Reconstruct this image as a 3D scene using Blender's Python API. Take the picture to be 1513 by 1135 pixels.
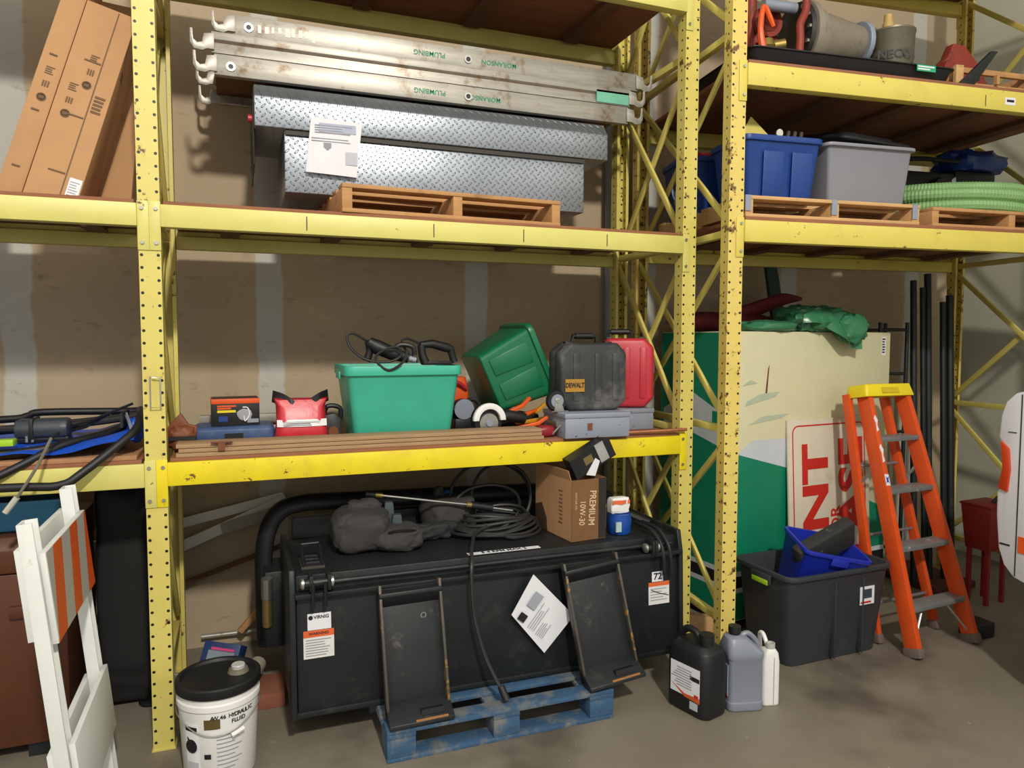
import bpy, bmesh, math, random
from mathutils import Vector, Matrix, Euler, noise
PI=math.pi; rad=math.radians
for o in list(bpy.data.objects): bpy.data.objects.remove(o, do_unlink=True)
SC=bpy.context.scene; COL=SC.collection
random.seed(7)
# ---------------- camera, world, lights, exposure ----------------
def look(yaw,pitch,roll):
    cy,sy,cp,sp=math.cos(yaw),math.sin(yaw),math.cos(pitch),math.sin(pitch)
    f=Vector((sy*cp,cy*cp,sp)); r=Vector((cy,-sy,0)); u=r.cross(f)
    r2=r*math.cos(roll)+u*math.sin(roll); u2=u*math.cos(roll)-r*math.sin(roll)
    return Matrix((r2,u2,-f)).transposed().to_euler()
cam=bpy.data.cameras.new('camera'); cam.sensor_width=36; cam.lens=1067.17/1513*36; cam.clip_start=.05
camo=bpy.data.objects.new('camera',cam); COL.objects.link(camo)
camo.location=(.3289,-3.2716,1.7307); camo.rotation_euler=look(.3611,-.0618,.0017)
SC.camera=camo
SC.view_settings.view_transform='Standard'; SC.view_settings.look='None'
SC.view_settings.exposure=0.0; SC.view_settings.gamma=1; SC.view_settings.use_curve_mapping=False
W=bpy.data.worlds.new('world'); SC.world=W; W.use_nodes=True
W.node_tree.nodes['Background'].inputs[0].default_value=(1,.97,.90,1); W.node_tree.nodes['Background'].inputs[1].default_value=.72
def area(name,loc,tgt,size,power,col=(1,.94,.84)):
    l=bpy.data.lights.new(name,'AREA'); l.shape='DISK'; l.size=size; l.energy=power; l.color=col
    o=bpy.data.objects.new(name,l); COL.objects.link(o); o.location=loc
    o.rotation_euler=(Vector(tgt)-Vector(loc)).to_track_quat('-Z','Y').to_euler(); return o
area('high_bay_lamp_light',(.75,-6.2,5.75),(.9,0,1.4),.42,440)
area('high_bay_lamp_light',(7.5,-7.0,5.75),(4,0,1.2),.42,50)
area('high_bay_lamp_light',(-6.5,-7.0,5.75),(0,0,1.2),.42,60)
# ---------------- helpers ----------------
def lin(c): return c/12.92 if c<=.04045 else ((c+.055)/1.055)**2.4
def rgb(h):
    h=h.lstrip('#'); return tuple(lin(int(h[i:i+2],16)/255) for i in (0,2,4))+(1,)
class NT:
    def __init__(s,m): s.t=m.node_tree; s.n=s.t.nodes; s.l=s.t.links
    def add(s,t,**k):
        n=s.n.new(t)
        for a,b in k.items(): setattr(n,a,b)
        return n
    def put(s,sock,v):
        if hasattr(v,'is_linked') or isinstance(v,bpy.types.NodeSocket): s.l.new(v,sock)
        else: sock.default_value=v
    def math(s,op,a,b=0.0,c=None):
        n=s.add('ShaderNodeMath',operation=op); s.put(n.inputs[0],a); s.put(n.inputs[1],b)
        if c is not None: s.put(n.inputs[2],c)
        return n.outputs[0]
    def mix(s,f,a,b):
        n=s.add('ShaderNodeMix',data_type='RGBA'); s.put(n.inputs[0],f); s.put(n.inputs[6],a); s.put(n.inputs[7],b); return n.outputs[2]
    def noise(s,co,scale,detail=4,rough=.6):
        n=s.add('ShaderNodeTexNoise'); s.put(n.inputs['Vector'],co); n.inputs['Scale'].default_value=scale; n.inputs['Detail'].default_value=detail; n.inputs['Roughness'].default_value=rough; return n.outputs[0]
    def step(s,v,a,b):
        n=s.add('ShaderNodeMapRange',interpolation_type='SMOOTHSTEP'); s.put(n.inputs[0],v); n.inputs[1].default_value=a; n.inputs[2].default_value=b; return n.outputs[0]
    def scl(s,co,v):
        n=s.add('ShaderNodeMapping'); s.put(n.inputs[0],co); n.inputs['Scale'].default_value=v; return n.outputs[0]
    def bump(s,h,st,d=.01):
        n=s.add('ShaderNodeBump'); s.put(n.inputs['Height'],h); n.inputs['Strength'].default_value=st; n.inputs['Distance'].default_value=d; return n.outputs[0]
def base(name,rough,metal):
    m=bpy.data.materials.new(name); m.use_nodes=True; t=NT(m); b=t.n['Principled BSDF']
    b.inputs['Roughness'].default_value=rough; b.inputs['Metallic'].default_value=metal
    co=t.add('ShaderNodeTexCoord').outputs['Object']
    return m,t,b,co
MATS={}
def M(name,col,rough=.5,metal=0,var=.12,scale=9,dirt=None,dscale=14,dlo=.58,dhi=.7,bump=0,bscale=60,stretch=None,spec=None,trans=0):
    if name in MATS: return MATS[name]
    m,t,b,co=base(name,rough,metal); MATS[name]=m
    c=rgb(col); dk=tuple(x*(1-var*1.6) for x in c[:3])+(1,); lt=tuple(min(1,x*(1+var)) for x in c[:3])+(1,)
    cs=t.scl(co,stretch) if stretch else co
    o=t.mix(t.noise(cs,scale),dk,lt)
    if dirt: o=t.mix(t.step(t.noise(co,dscale,6,.7),dlo,dhi),o,rgb(dirt))
    t.l.new(o,b.inputs['Base Color'])
    if bump: t.l.new(t.bump(t.noise(cs,bscale,3),bump,.004),b.inputs['Normal'])
    if spec is not None: b.inputs['Specular IOR Level'].default_value=spec
    if trans: b.inputs['Transmission Weight'].default_value=trans
    return m
class B:
    def __init__(s): s.b=bmesh.new()
    def _face(s,vs):
        try: return s.b.faces.new(vs)
        except ValueError: return None
    def _xf(s,vs,m):
        if m is not None:
            for v in vs: v.co=m@v.co
        return s
    def box(s,x0,x1,y0,y1,z0,z1,m=None):
        v=[s.b.verts.new((x,y,z)) for z in (z0,z1) for y in (y0,y1) for x in (x0,x1)]
        for f in ((0,2,3,1),(4,5,7,6),(0,1,5,4),(2,6,7,3),(0,4,6,2),(1,3,7,5)): s._face([v[i] for i in f])
        return s._xf(v,m)
    def frus(s,bot,top,z0,z1,m=None):
        'rectangles (x0,x1,y0,y1) at two heights'
        v=[s.b.verts.new((x,y,z)) for (r,z) in ((bot,z0),(top,z1)) for y in r[2:] for x in r[:2]]
        for f in ((0,2,3,1),(4,5,7,6),(0,1,5,4),(2,6,7,3),(0,4,6,2),(1,3,7,5)): s._face([v[i] for i in f])
        return s._xf(v,m)
    def prism(s,poly,axis,a0,a1,m=None):
        'poly in the two remaining axes (x: y,z / y: x,z / z: x,y)'
        def P(p,a): return {'x':(a,p[0],p[1]),'y':(p[0],a,p[1]),'z':(p[0],p[1],a)}[axis]
        r0=[s.b.verts.new(P(p,a0)) for p in poly]; r1=[s.b.verts.new(P(p,a1)) for p in poly]; n=len(poly)
        s._face(r0); s._face(list(reversed(r1)))
        for i in range(n): s._face([r0[i],r1[i],r1[(i+1)%n],r0[(i+1)%n]])
        return s._xf(r0+r1,m)
    def loft(s,rings,cap0=True,cap1=True,m=None,closed=False):
        R=[[s.b.verts.new(p) for p in r] for r in rings]; n=len(R[0])
        for k in range(len(R)-(0 if closed else 1)):
            a,b=R[k],R[(k+1)%len(R)]
            for i in range(n): s._face([a[i],a[(i+1)%n],b[(i+1)%n],b[i]])
        if not closed:
            if cap0: s._face(list(reversed(R[0])))
            if cap1: s._face(R[-1])
        return s._xf([v for r in R for v in r],m)
    def cyl(s,p0,p1,r0,r1=None,seg=14,cap=True):
        r1=r0 if r1 is None else r1; p0,p1=Vector(p0),Vector(p1); d=(p1-p0).normalized()
        a=d.orthogonal().normalized(); c=d.cross(a)
        ring=lambda p,r:[p+(a*math.cos(2*PI*i/seg)+c*math.sin(2*PI*i/seg))*r for i in range(seg)]
        return s.loft([ring(p0,r0),ring(p1,r1)],cap,cap)
    def lathe(s,prof,seg=28,at=(0,0,0),axis='z',m=None):
        rings=[]
        for r,z in prof:
            r=max(r,.0002)
            ring=[]
            for i in range(seg):
                a=2*PI*i/seg; c,d=r*math.cos(a),r*math.sin(a)
                p={'z':(c,d,z),'y':(c,z,-d),'x':(z,c,d)}[axis]
                ring.append(Vector(p)+Vector(at))
            rings.append(ring)
        return s.loft(rings,m=m)
    def tube(s,pts,r,seg=8,smooth=0,closed=False,flat=1.0,m=None):
        pts=[Vector(p) for p in pts]
        if smooth:
            n=len(pts); out=[]
            rng=range(n) if closed else range(n-1)
            for i in rng:
                g=lambda k: pts[k%n] if closed else pts[max(0,min(n-1,k))]
                p0,p1,p2,p3=g(i-1),g(i),g(i+1),g(i+2)
                for j in range(smooth):
                    t=j/smooth
                    out.append(.5*((2*p1)+(p2-p0)*t+(2*p0-5*p1+4*p2-p3)*t*t+(3*p1-p0-3*p2+p3)*t**3))
            if not closed: out.append(pts[-1])
            pts=out
        n=len(pts); rings=[]; up=None
        for i,p in enumerate(pts):
            if closed: d=(pts[(i+1)%n]-pts[i-1]).normalized()
            else: d=(pts[min(i+1,n-1)]-pts[max(i-1,0)]).normalized()
            if up is None: up=d.orthogonal().normalized()
            up=(up-d*up.dot(d)); up=up.normalized() if up.length>1e-6 else d.orthogonal().normalized()
            c=d.cross(up)
            if isinstance(r,(list,tuple)):
                q=i/max(1,n-1)*(len(r)-1); k0=min(int(q),len(r)-2); rr=r[k0]+(r[k0+1]-r[k0])*(q-k0)
            else: rr=r
            rings.append([p+(up*math.cos(2*PI*k/seg)*flat+c*math.sin(2*PI*k/seg))*rr for k in range(seg)])
        return s.loft(rings,m=m,closed=closed)
    def blob(s,c,rx,ry,rz,e=.7,amp=.06,fr=4,seed=0,nu=28,nv=18,flat=None,m=None,crease=0):
        'superellipsoid with folds; flat = lowest z kept'
        c=Vector(c); rings=[]
        sg=lambda v,p: math.copysign(abs(v)**p,v)
        for j in range(nv+1):
            ph=-PI/2+PI*j/nv; ring=[]
            for i in range(nu):
                th=2*PI*i/nu
                d=Vector((sg(math.cos(ph),e)*sg(math.cos(th),e),sg(math.cos(ph),e)*sg(math.sin(th),e),sg(math.sin(ph),e)))
                q=Vector((d.x*rx,d.y*ry,d.z*rz))
                k=1+amp*(noise.noise(q*fr*3+Vector((seed*7.1,seed*3.3,0)))*1.2+noise.noise(q*fr*9+Vector((seed,1,seed)))*.7)
                if crease: k-=crease*max(0,1-5*abs(noise.noise(q*fr*2.2+Vector((seed*2.7,5,seed)))))+crease*.6*max(0,1-5*abs(noise.noise(q*fr*4.5+Vector((seed*1.7,2,seed)))))
                p=c+q*k
                if flat is not None and p.z<flat: p.z=flat
                ring.append(p)
            rings.append(ring)
        return s.loft(rings,m=m)
    def sheet(s,fn,nu,nv,th=.002):
        g=[[Vector(fn(i/nu,j/nv)) for j in range(nv+1)] for i in range(nu+1)]
        N=[[None]*(nv+1) for _ in range(nu+1)]
        for i in range(nu+1):
            for j in range(nv+1):
                du=g[min(i+1,nu)][j]-g[max(i-1,0)][j]; dv=g[i][min(j+1,nv)]-g[i][max(j-1,0)]
                n=du.cross(dv); N[i][j]=n.normalized() if n.length>1e-9 else Vector((0,0,1))
        A=[[s.b.verts.new(g[i][j]) for j in range(nv+1)] for i in range(nu+1)]
        Z=[[s.b.verts.new(g[i][j]-N[i][j]*th) for j in range(nv+1)] for i in range(nu+1)]
        for i in range(nu):
            for j in range(nv):
                s._face([A[i][j],A[i+1][j],A[i+1][j+1],A[i][j+1]]); s._face([Z[i][j],Z[i][j+1],Z[i+1][j+1],Z[i+1][j]])
        edge=[(i,0) for i in range(nu)]+[(nu,j) for j in range(nv)]+[(i,nv) for i in range(nu,0,-1)]+[(0,j) for j in range(nv,0,-1)]
        for k in range(len(edge)):
            a,b=edge[k],edge[(k+1)%len(edge)]; s._face([A[a[0]][a[1]],Z[a[0]][a[1]],Z[b[0]][b[1]],A[b[0]][b[1]]])
        return s
    def mesh(s,name,mat,bevel=0,seg=2,angle=38):
        bm=s.b; bmesh.ops.recalc_face_normals(bm,faces=bm.faces[:])
        if bevel:
            es=[e for e in bm.edges if len(e.link_faces)==2 and e.calc_face_angle(0)>rad(28)]
            bmesh.ops.bevel(bm,geom=es,offset=bevel,segments=seg,affect='EDGES',clamp_overlap=True,profile=.5)
        for f in bm.faces: f.smooth=True
        for e in bm.edges:
            if len(e.link_faces)!=2 or e.calc_face_angle(0)>rad(angle): e.smooth=False
        me=bpy.data.meshes.new(name); bm.to_mesh(me); bm.free(); me.materials.append(mat); return me
    def build(s,name,mat,parent=None,bevel=0,seg=2,loc=None,rot=None,label=None,angle=38):
        return link(name,s.mesh(name,mat,bevel,seg,angle),parent,loc,rot,label)
def link(name,me,parent=None,loc=None,rot=None,label=None):
    o=bpy.data.objects.new(name,me); COL.objects.link(o)
    if parent is not None: o.parent=parent
    if loc is not None: o.location=loc
    if rot is not None: o.rotation_euler=rot
    if label: o['label']=label
    return o
def tag(o,label,cat,group=None,kind=None):
    o['label']=label; o['category']=cat
    if group: o['group']=group
    if kind: o['kind']=kind
    return o
def thing(name,label,cat,loc=(0,0,0),rot=0,group=None):
    o=bpy.data.objects.new(name,None); COL.objects.link(o); o.empty_display_size=.1
    o.location=loc; o.rotation_euler=(0,0,rot) if not isinstance(rot,(tuple,list)) else rot
    return tag(o,label,cat,group)
def struct(o): o['kind']='structure'; return o
def copy_tree(o,parent=None,**k):
    c=o.copy(); COL.objects.link(c); c.parent=parent
    for ch in o.children: copy_tree(ch,c)
    for a,b in k.items():
        if a in('loc',): c.location=b
        elif a=='rot': c.rotation_euler=b if isinstance(b,(tuple,list)) else (0,0,b)
        else: c[a]=b
    return c
FACE={'-y':Matrix.Rotation(PI/2,4,'X'),'+z':Matrix.Identity(4),'-x':Matrix.Rotation(-PI/2,4,'Z')@Matrix.Rotation(PI/2,4,'X'),'+x':Matrix.Rotation(PI/2,4,'Z')@Matrix.Rotation(PI/2,4,'X')}
def text(parent,s,size,loc,mat,face='-y',roll=0,sx=1,bold=0,align='CENTER',extra=None,name='lettering'):
    c=bpy.data.curves.new(name,'FONT'); c.body=s; c.size=size; c.align_x=align; c.align_y='CENTER'; c.extrude=.0006; c.offset=bold*size; c.resolution_u=3
    t=bpy.data.objects.new('tmp',c); COL.objects.link(t)
    dg=bpy.context.evaluated_depsgraph_get(); me=bpy.data.meshes.new_from_object(t.evaluated_get(dg)); bpy.data.objects.remove(t,do_unlink=True)
    me.name=name
    me.materials.clear(); me.materials.append(mat)
    o=bpy.data.objects.new(name,me); COL.objects.link(o); o.parent=parent
    m=Matrix.Translation(loc)@(extra or Matrix.Identity(4))@FACE[face]@Matrix.Rotation(roll,4,'Z')@Matrix.Diagonal((sx,1,1,1))
    o.matrix_local=m; return o
def decal(parent,name,mat,poly,y,face='-y',th=.0012,label=None,loc=(0,0,0),extra=None):
    'thin flat print / sticker polygon lying on a face'
    b=B(); b.prism(poly,'y' if face=='-y' else 'x' if face in('-x','+x') else 'z',y-th,y+th)
    o=b.build(name,mat,parent,label=label)
    if extra is not None: o.matrix_local=extra
    return o
def printlines(parent,mat,x0,x1,z0,n,dz,h,y,face='-y',seed=1,name='printed_lines',extra=None):
    rnd=random.Random(seed); b=B()
    for i in range(n):
        e=x1-(x1-x0)*rnd.random()*.35; z=z0-i*dz
        if face=='-y': b.box(x0,e,y-.0008,y,z-h,z)
        elif face=='-x': b.box(y-.0008,y,x0,e,z-h,z)
        else: b.box(x0,e,z-h,z,y,y+.0008)
    o=b.build(name,mat,parent); o['kind']='stuff'
    if extra is not None: o.matrix_local=extra
    return o
# ---------------- shared materials ----------------
def paint(name,col,chips='#6b4a26',lo=.66,hi=.69,holes=False,rough=.45):
    m,t,b,co=base(name,rough,0); c=rgb(col); MATS[name]=m
    o=t.mix(t.noise(co,5),tuple(x*.82 for x in c[:3])+(1,),c)
    o=t.mix(t.math('MULTIPLY',t.step(t.noise(co,2.2,5,.7),.5,.75),.35),o,rgb('#a88a3a'))
    o=t.mix(t.step(t.noise(co,16,7,.72),lo-.045,hi-.045),o,rgb(chips))
    if holes:
        sp=t.add('ShaderNodeSeparateXYZ'); t.l.new(co,sp.inputs[0]); x,y,z=sp.outputs
        zz=t.math('SUBTRACT',t.math('MODULO',t.math('ADD',z,.0508/2-.03+.0508),.0508),.0254)
        ax=t.math('ABSOLUTE',x)
        u=t.math('SUBTRACT',ax,.0305)
        d1=t.math('SQRT',t.math('ADD',t.math('MULTIPLY',u,u),t.math('MULTIPLY',zz,zz)))
        v=t.math('SUBTRACT',y,.034)
        d2=t.math('SQRT',t.math('ADD',t.math('MULTIPLY',v,v),t.math('MULTIPLY',zz,zz)))
        web=t.math('LESS_THAN',y,.008)
        h=t.math('ADD',t.math('MULTIPLY',web,t.math('LESS_THAN',d1,.0062)),t.math('MULTIPLY',t.math('SUBTRACT',1.0,web),t.math('LESS_THAN',d2,.006)))
        o=t.mix(h,o,(.006,.005,.004,1))
    t.l.new(o,b.inputs['Base Color']); return m
YU=paint('upright_yellow_paint','#d9cb6c',holes=True,lo=.65,hi=.69)
YU2=paint('upright_worn_yellow_paint','#dcc568',holes=True,lo=.62,hi=.66)
YB=paint('beam_pale_yellow_paint','#d7d074',lo=.72,hi=.74)
YB2=paint('beam_bright_yellow_paint','#ecd81c',lo=.67,hi=.69)
YB3=paint('beam_mustard_yellow_paint','#d9c95c',lo=.68,hi=.7)
YBR=paint('brace_yellow_paint','#d5c76c',lo=.7,hi=.73)
PLY=M('plywood_deck','#8f5c40',.8,var=.25,scale=4,stretch=(1,8,8),bump=.2)
WOODD=M('dark_deck_timber','#6b4a30',.85,var=.3,scale=5,stretch=(6,6,1))
WOODP=M('pallet_pine','#b98a58',.8,var=.22,scale=6,stretch=(1,9,9),dirt='#6e4b2a',dscale=5,dlo=.55,dhi=.8,bump=.2)
WOODL=M('pale_pallet_wood','#caa06c',.8,var=.2,scale=6,stretch=(1,9,9),dirt='#7e5c38',dscale=6,dlo=.6,dhi=.8)
BLUEP=M('worn_blue_pallet_paint','#36597a',.78,var=.3,scale=7,stretch=(1,4,6),dirt='#6f716f',dscale=7,dlo=.46,dhi=.64,bump=.3)
STEEL=M('zinc_steel','#b5b5b0',.35,.9,var=.15); GALV=M('dull_aluminium','#a8a49a',.45,.45,var=.25,scale=7,stretch=(1,5,9),dirt='#7d684e',dscale=9,dlo=.52,dhi=.72)
BLK=M('black_plastic','#16171a',.5,var=.2); BLKM=M('black_painted_steel','#202427',.46,.2,var=.35,scale=5,dirt='#4b4944',dscale=6,dlo=.55,dhi=.88,bump=.06)
BLKR=M('black_rubber','#1b1b1c',.6,var=.25); DGREY=M('dark_grey_plastic','#33373c',.55,var=.15,dirt='#4a4c4c',dscale=3,dlo=.55,dhi=.8)
WHT=M('white_plastic','#e4e4e2',.42,var=.05); PAPER=M('paper_white','#dcdde2',.7,var=.04); INK=M('ink_black','#16161a',.6,var=.05); INKG=M('ink_grey','#8d8f98',.7,var=.05)
CARD=M('cardboard','#b58a60',.85,var=.1,scale=6); CARDD=M('cardboard_brown_print','#775532',.85,var=.18,scale=5); CARDINK=M('cardboard_ink','#6d543c',.85,var=.05)
RED=M('red_plastic','#bd2f3c',.42,var=.12,dirt='#a06a6a',dscale=12,dlo=.68,dhi=.75); ORG=M('orange_plastic','#e2581a',.45,var=.1)
ORGL=M('orange_fibreglass','#d8511c',.42,var=.12,dirt='#7a3a1c',dscale=20,dlo=.66,dhi=.7)
YEL=M('yellow_plastic','#e9d31c',.45,var=.08); LIME=M('lime_plastic','#9ccb2a',.45)
BLUE=M('blue_plastic','#173d86',.45,var=.12); BLUEB=M('bright_blue_plastic','#1c2fa6',.4,var=.1); TARP=M('blue_tarp','#1652c8',.42,var=.2,scale=12,bump=.3,bscale=30)
TEAL=M('teal_plastic','#3fb094',.42,var=.06); DGRN=M('dark_green_plastic','#0d6a45',.38,var=.1); REDP=M('red_print','#c0271d',.6,var=.05)
BROWN=M('brown_leather','#7c4426',.6,var=.2); RUST=M('rusty_iron','#7d4a34',.8,.2,var=.35,scale=12); BRASS=M('aged_brass','#a08a4e',.45,.7,var=.2)
IRONR=M('red_oxide_paint','#8c3426',.6,.1,var=.25,dirt='#3d2a22',dscale=12,dlo=.55,dhi=.7); CAST=M('grey_beige_cast','#8d8474',.65,.1,var=.15,dirt='#5b5348',dlo=.55,dhi=.8)
STEELG=M('grey_hammered_paint','#8b92a0',.5,.1,var=.08,dirt='#2a2624',dscale=28,dlo=.64,dhi=.66); STEP=M('worn_step_aluminium','#8e9092',.5,.5,var=.2,dirt='#c4c2bd',dscale=18,dlo=.6,dhi=.68)
WTIM=M('white_painted_timber','#d8d8d0',.6,var=.08,dirt='#9a7c50',dscale=8,dlo=.66,dhi=.78)
# ---------------- setting ----------------
def wall_material(seams,name,col):
    m,t,b,co=base(name,.9,0); sp=t.add('ShaderNodeSeparateXYZ'); t.l.new(co,sp.inputs[0])
    o=t.mix(t.noise(co,2.5,5),tuple(x*.86 for x in rgb(col)[:3])+(1,),rgb(col))
    if seams:
        wob=t.math('MULTIPLY',t.math('SUBTRACT',t.noise(t.scl(co,(1,1,3)),1.5),.5),.07)
        mx=t.math('MODULO',t.math('ADD',sp.outputs[0],.72+.61+1.22*4),1.22)
        d=t.math('ABSOLUTE',t.math('SUBTRACT',t.math('ADD',mx,wob),.61))
        o=t.mix(t.math('SUBTRACT',1.0,t.step(d,.062,.08)),o,rgb('#b9b8b0'))
        sc=t.step(t.noise(t.scl(co,(3,1,9)),2.0,7,.75),.58,.68)
        o=t.mix(t.math('MULTIPLY',sc,.4),o,rgb('#6d5844'))
    t.l.new(o,b.inputs['Base Color']); t.l.new(t.bump(t.noise(co,45),.12,.004),b.inputs['Normal']); return m
struct(B().box(-4,5.85,1.05,1.2,0,6).build('wall_back',wall_material(True,'drywall','#b3a186')))['label']='unpainted tan drywall with pale taped joints'
struct(B().box(5.85,6.0,-4,1.2,0,6).build('wall_right',wall_material(False,'pale_wall','#b4b5a4')))
m,t,b,co=base('stained_concrete',.5,0)
o=t.mix(t.noise(co,1.6,6,.65),rgb('#675f52'),rgb('#8b8374'))
o=t.mix(t.step(t.noise(co,.9,4),.52,.72),o,rgb('#574f45'))
o=t.mix(t.step(t.noise(co,40,2),.72,.76),o,rgb('#a9a498'))
o=t.mix(t.step(t.noise(co,3.2,3),.72,.76),o,rgb('#9a9488'))
t.l.new(o,b.inputs['Base Color']); t.l.new(t.math('MULTIPLY_ADD',t.noise(co,3),.35,.38),b.inputs['Roughness']); t.l.new(t.bump(t.noise(co,25),.1,.004),b.inputs['Normal'])
struct(B().box(-4,5.85,-8,1.05,-.1,0).build('floor',m))['label']='stained grey-brown concrete slab'
# ---------------- racks ----------------
def upright_mesh(mat,h):
    w,d,t=.041,.072,.004
    poly=[(-w,0),(w,0),(w,d),(w-.018,d),(w-.018,d-t),(w-t,d-t),(w-t,t),(-w+t,t),(-w+t,d-t),(-w+.018,d-t),(-w+.018,d),(-w,d)]
    return B().prism(poly,'z',0,h).mesh('upright',mat)
def rack_frame(T,x,D,mat,h,nodes,bmat):
    me=upright_mesh(mat,h); f=link('upright',me,T,(x,0,.006)); r=link('upright',me,T,(x,D,.006),(0,0,PI))
    for y0,y1 in ((-.006,.08),(D-.08,D+.006)): B().box(x-.046,x+.046,y0,y1,0,.006).build('foot_plate',mat,T)
    w=.018
    for i,z in enumerate(nodes):
        B().box(x-w,x+w,.06,D-.06,z-.018,z+.018).build('horizontal_brace',bmat,T,bevel=.003)
        if i+1<len(nodes):
            for s,(za,zb) in ((-1,(z+.05,nodes[i+1]-.05)),(1,(nodes[i+1]-.05,z+.05))):
                a=Vector((x+s*.0095,.05,za)); b_=Vector((x+s*.0095,D-.05,zb)); d=(b_-a); L=d.length
                mm=Matrix.Translation(a)@d.to_track_quat('Y','Z').to_matrix().to_4x4()
                B().box(-.009,.009,0,L,-.017,.017,m=mm).build('diagonal_brace',bmat,T,bevel=.003)
def beam(T,x0,x1,y,z,h,mat,front=True,plates=True):
    s=-1 if front else 1; yf=y-s*0
    # box section with a step on the inner top edge
    yo,yi=(y-.014,y+.042) if front else (y+.014,y-.042)
    ym=yo+(yi-yo)*.55
    p=B().prism([(yo,z-h),(yi,z-h),(yi,z-.028),(ym,z-.028),(ym,z),(yo,z)],'x',x0,x1).build('beam',mat,T,bevel=.003)
    if plates:
        for xe,sg in ((x0,-1),(x1,1)):
            a,b_=sorted((xe,xe+sg*.043)); yy=(y-.006,y-.0005) if front else (y+.0005,y+.006)
            B().box(a,b_,*yy,z-.185,z+.012).build('connector_plate',mat,p,bevel=.002)
            c=B()
            for zz in (z-.018,z-.155):
                xm=xe+sg*.017; c.cyl((xm,yy[0]-.006 if front else yy[1],zz),(xm,yy[0] if front else yy[1]+.006,zz),.0075,seg=6)
                b2=B().cyl((xm,yy[0]-.007 if front else yy[1],zz),(xm,yy[0] if front else yy[1]+.007,zz),.0078,seg=6).build('bolt',STEEL,p)
            c.b.free()
    return p
def deck(T,x0,x1,y0,y1,z,th=.018,sup=5,mat=PLY,hs=.07):
    B().box(x0,x1,y0,y1,z,z+th).build('deck_board',mat,T,bevel=.001)
    for i in range(sup):
        x=x0+(x1-x0)*(i+.5)/sup; B().box(x-.045,x+.045,y0+.06,y1-.06,z-.028-.0,z).build('deck_support',WOODD,T)
Wb=2.564; D1=.79; z1,z2,z3=1.22,2.272,3.512
rack=thing('pallet_rack','tall pale yellow pallet rack with perforated posts spanning left and middle bays','rack')
nodes=[.27,1.25,2.23,3.21,4.19]
for x in (-Wb,0,Wb): rack_frame(rack,x,D1,YU,4.4,nodes,YBR)
hw=.043
for x0,x1,bay in ((-Wb+hw,-hw,0),(hw,Wb-hw,1)):
    for z,h in ((z1,.0976),(z2,.0905),(z3,.10)):
        mm=YB2 if (bay==1 and z==z1) else YB
        beam(rack,x0,x1,0,z,h,mm,True); beam(rack,x0,x1,D1,z,h,YB,False)
    for z in (z1,z2,z3): deck(rack,x0+.01,x1-.01,.0,D1-.0,z,.016,5 if z!=z3 else 4)
c6,s6=math.cos(-.105),math.sin(-.105)
def R2(u,v,z): return (2.657+u*c6-v*s6,-.261+u*s6+v*c6,z)
D2=1.165; Wr=2.53
rack2=thing('pallet_rack','deeper mustard yellow pallet rack with worn posts on the right','rack',(2.657,-.261,0),-.105)
n2=[.27,1.27,2.27,3.25,4.2]
for x in (0,Wr): rack_frame(rack2,x,D2,YU2,4.6,n2,YBR)
y2,y3,y4=2.328,3.092,4.165
for z in (y2,y3,y4):
    beam(rack2,hw,Wr-hw,0,z,.108,YB3); beam(rack2,hw,Wr-hw,D2,z,.1,YB3,False); deck(rack2,hw+.01,Wr-hw-.01,0,D2,z,.02,5)
# marker strokes and little labels on the beams
TAPE=M('black_marker','#1b1a16',.7,var=.05)
def beam_mark(T,x,z,h,w=.004,mat=TAPE,name='marker_line'): B().box(x-w/2,x+w/2,-.0152,-.0139,z,z+h).build(name,mat,T)
for px in (.613,1.175,1.618,2.068): beam_mark(rack,px,z2-.075,.06)
beam_mark(rack2,1.497,y3-.095,.06); 
B().box(1.63,1.70,-.0155,-.0139,y3-.075,y3-.035).build('barcode_sticker',PAPER,rack2); B().box(1.64,1.69,-.0162,-.0155,y3-.06,y3-.047).build('barcode',INK,rack2)
B().box(1.83,1.88,-.0155,-.0139,y3-.085,y3-.045).build('torn_sticker',PAPER,rack2)
# a bent wire hook hanging on the left post and a strip of tape behind it
tag(B().tube([(-.012,-.004,1.575),(-.012,-.016,1.57),(-.012,-.018,1.45),(.026,-.018,1.45),(.026,-.018,1.57),(-.004,-.018,1.575)],.0035,6).build('wire_hook',STEEL),'bent grey wire loop hooked over the left rack post','hook')
# ---------------- reusable builders ----------------
def rrect(w,d,r,z,n=4,cx=0,cy=0):
    out=[]; r=min(r,w/2-.001,d/2-.001)
    for sx,sy,a0 in ((1,1,0),(-1,1,PI/2),(-1,-1,PI),(1,-1,1.5*PI)):
        for i in range(n+1):
            a=a0+PI/2*i/n; out.append((cx+sx*(w/2-r)+r*math.cos(a),cy+sy*(d/2-r)+r*math.sin(a),z))
    return out
def tote_body(w,d,h,tp,r=.03,lip=.018,lh=.03,wall=.004):
    'open-topped tapered bin, origin at base centre; w,d are at the rim'
    bw,bd=w-2*tp,d-2*tp
    b=B(); b.loft([rrect(bw-.01,bd-.01,r,0),rrect(bw,bd,r,.006),rrect(w,d,r,h-lh),rrect(w+2*lip,d+2*lip,r+lip,h-lh),rrect(w+2*lip,d+2*lip,r+lip,h),rrect(w-2*wall,d-2*wall,r,h),rrect(bw-2*wall,bd-2*wall,r,.008)])
    return b
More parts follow.
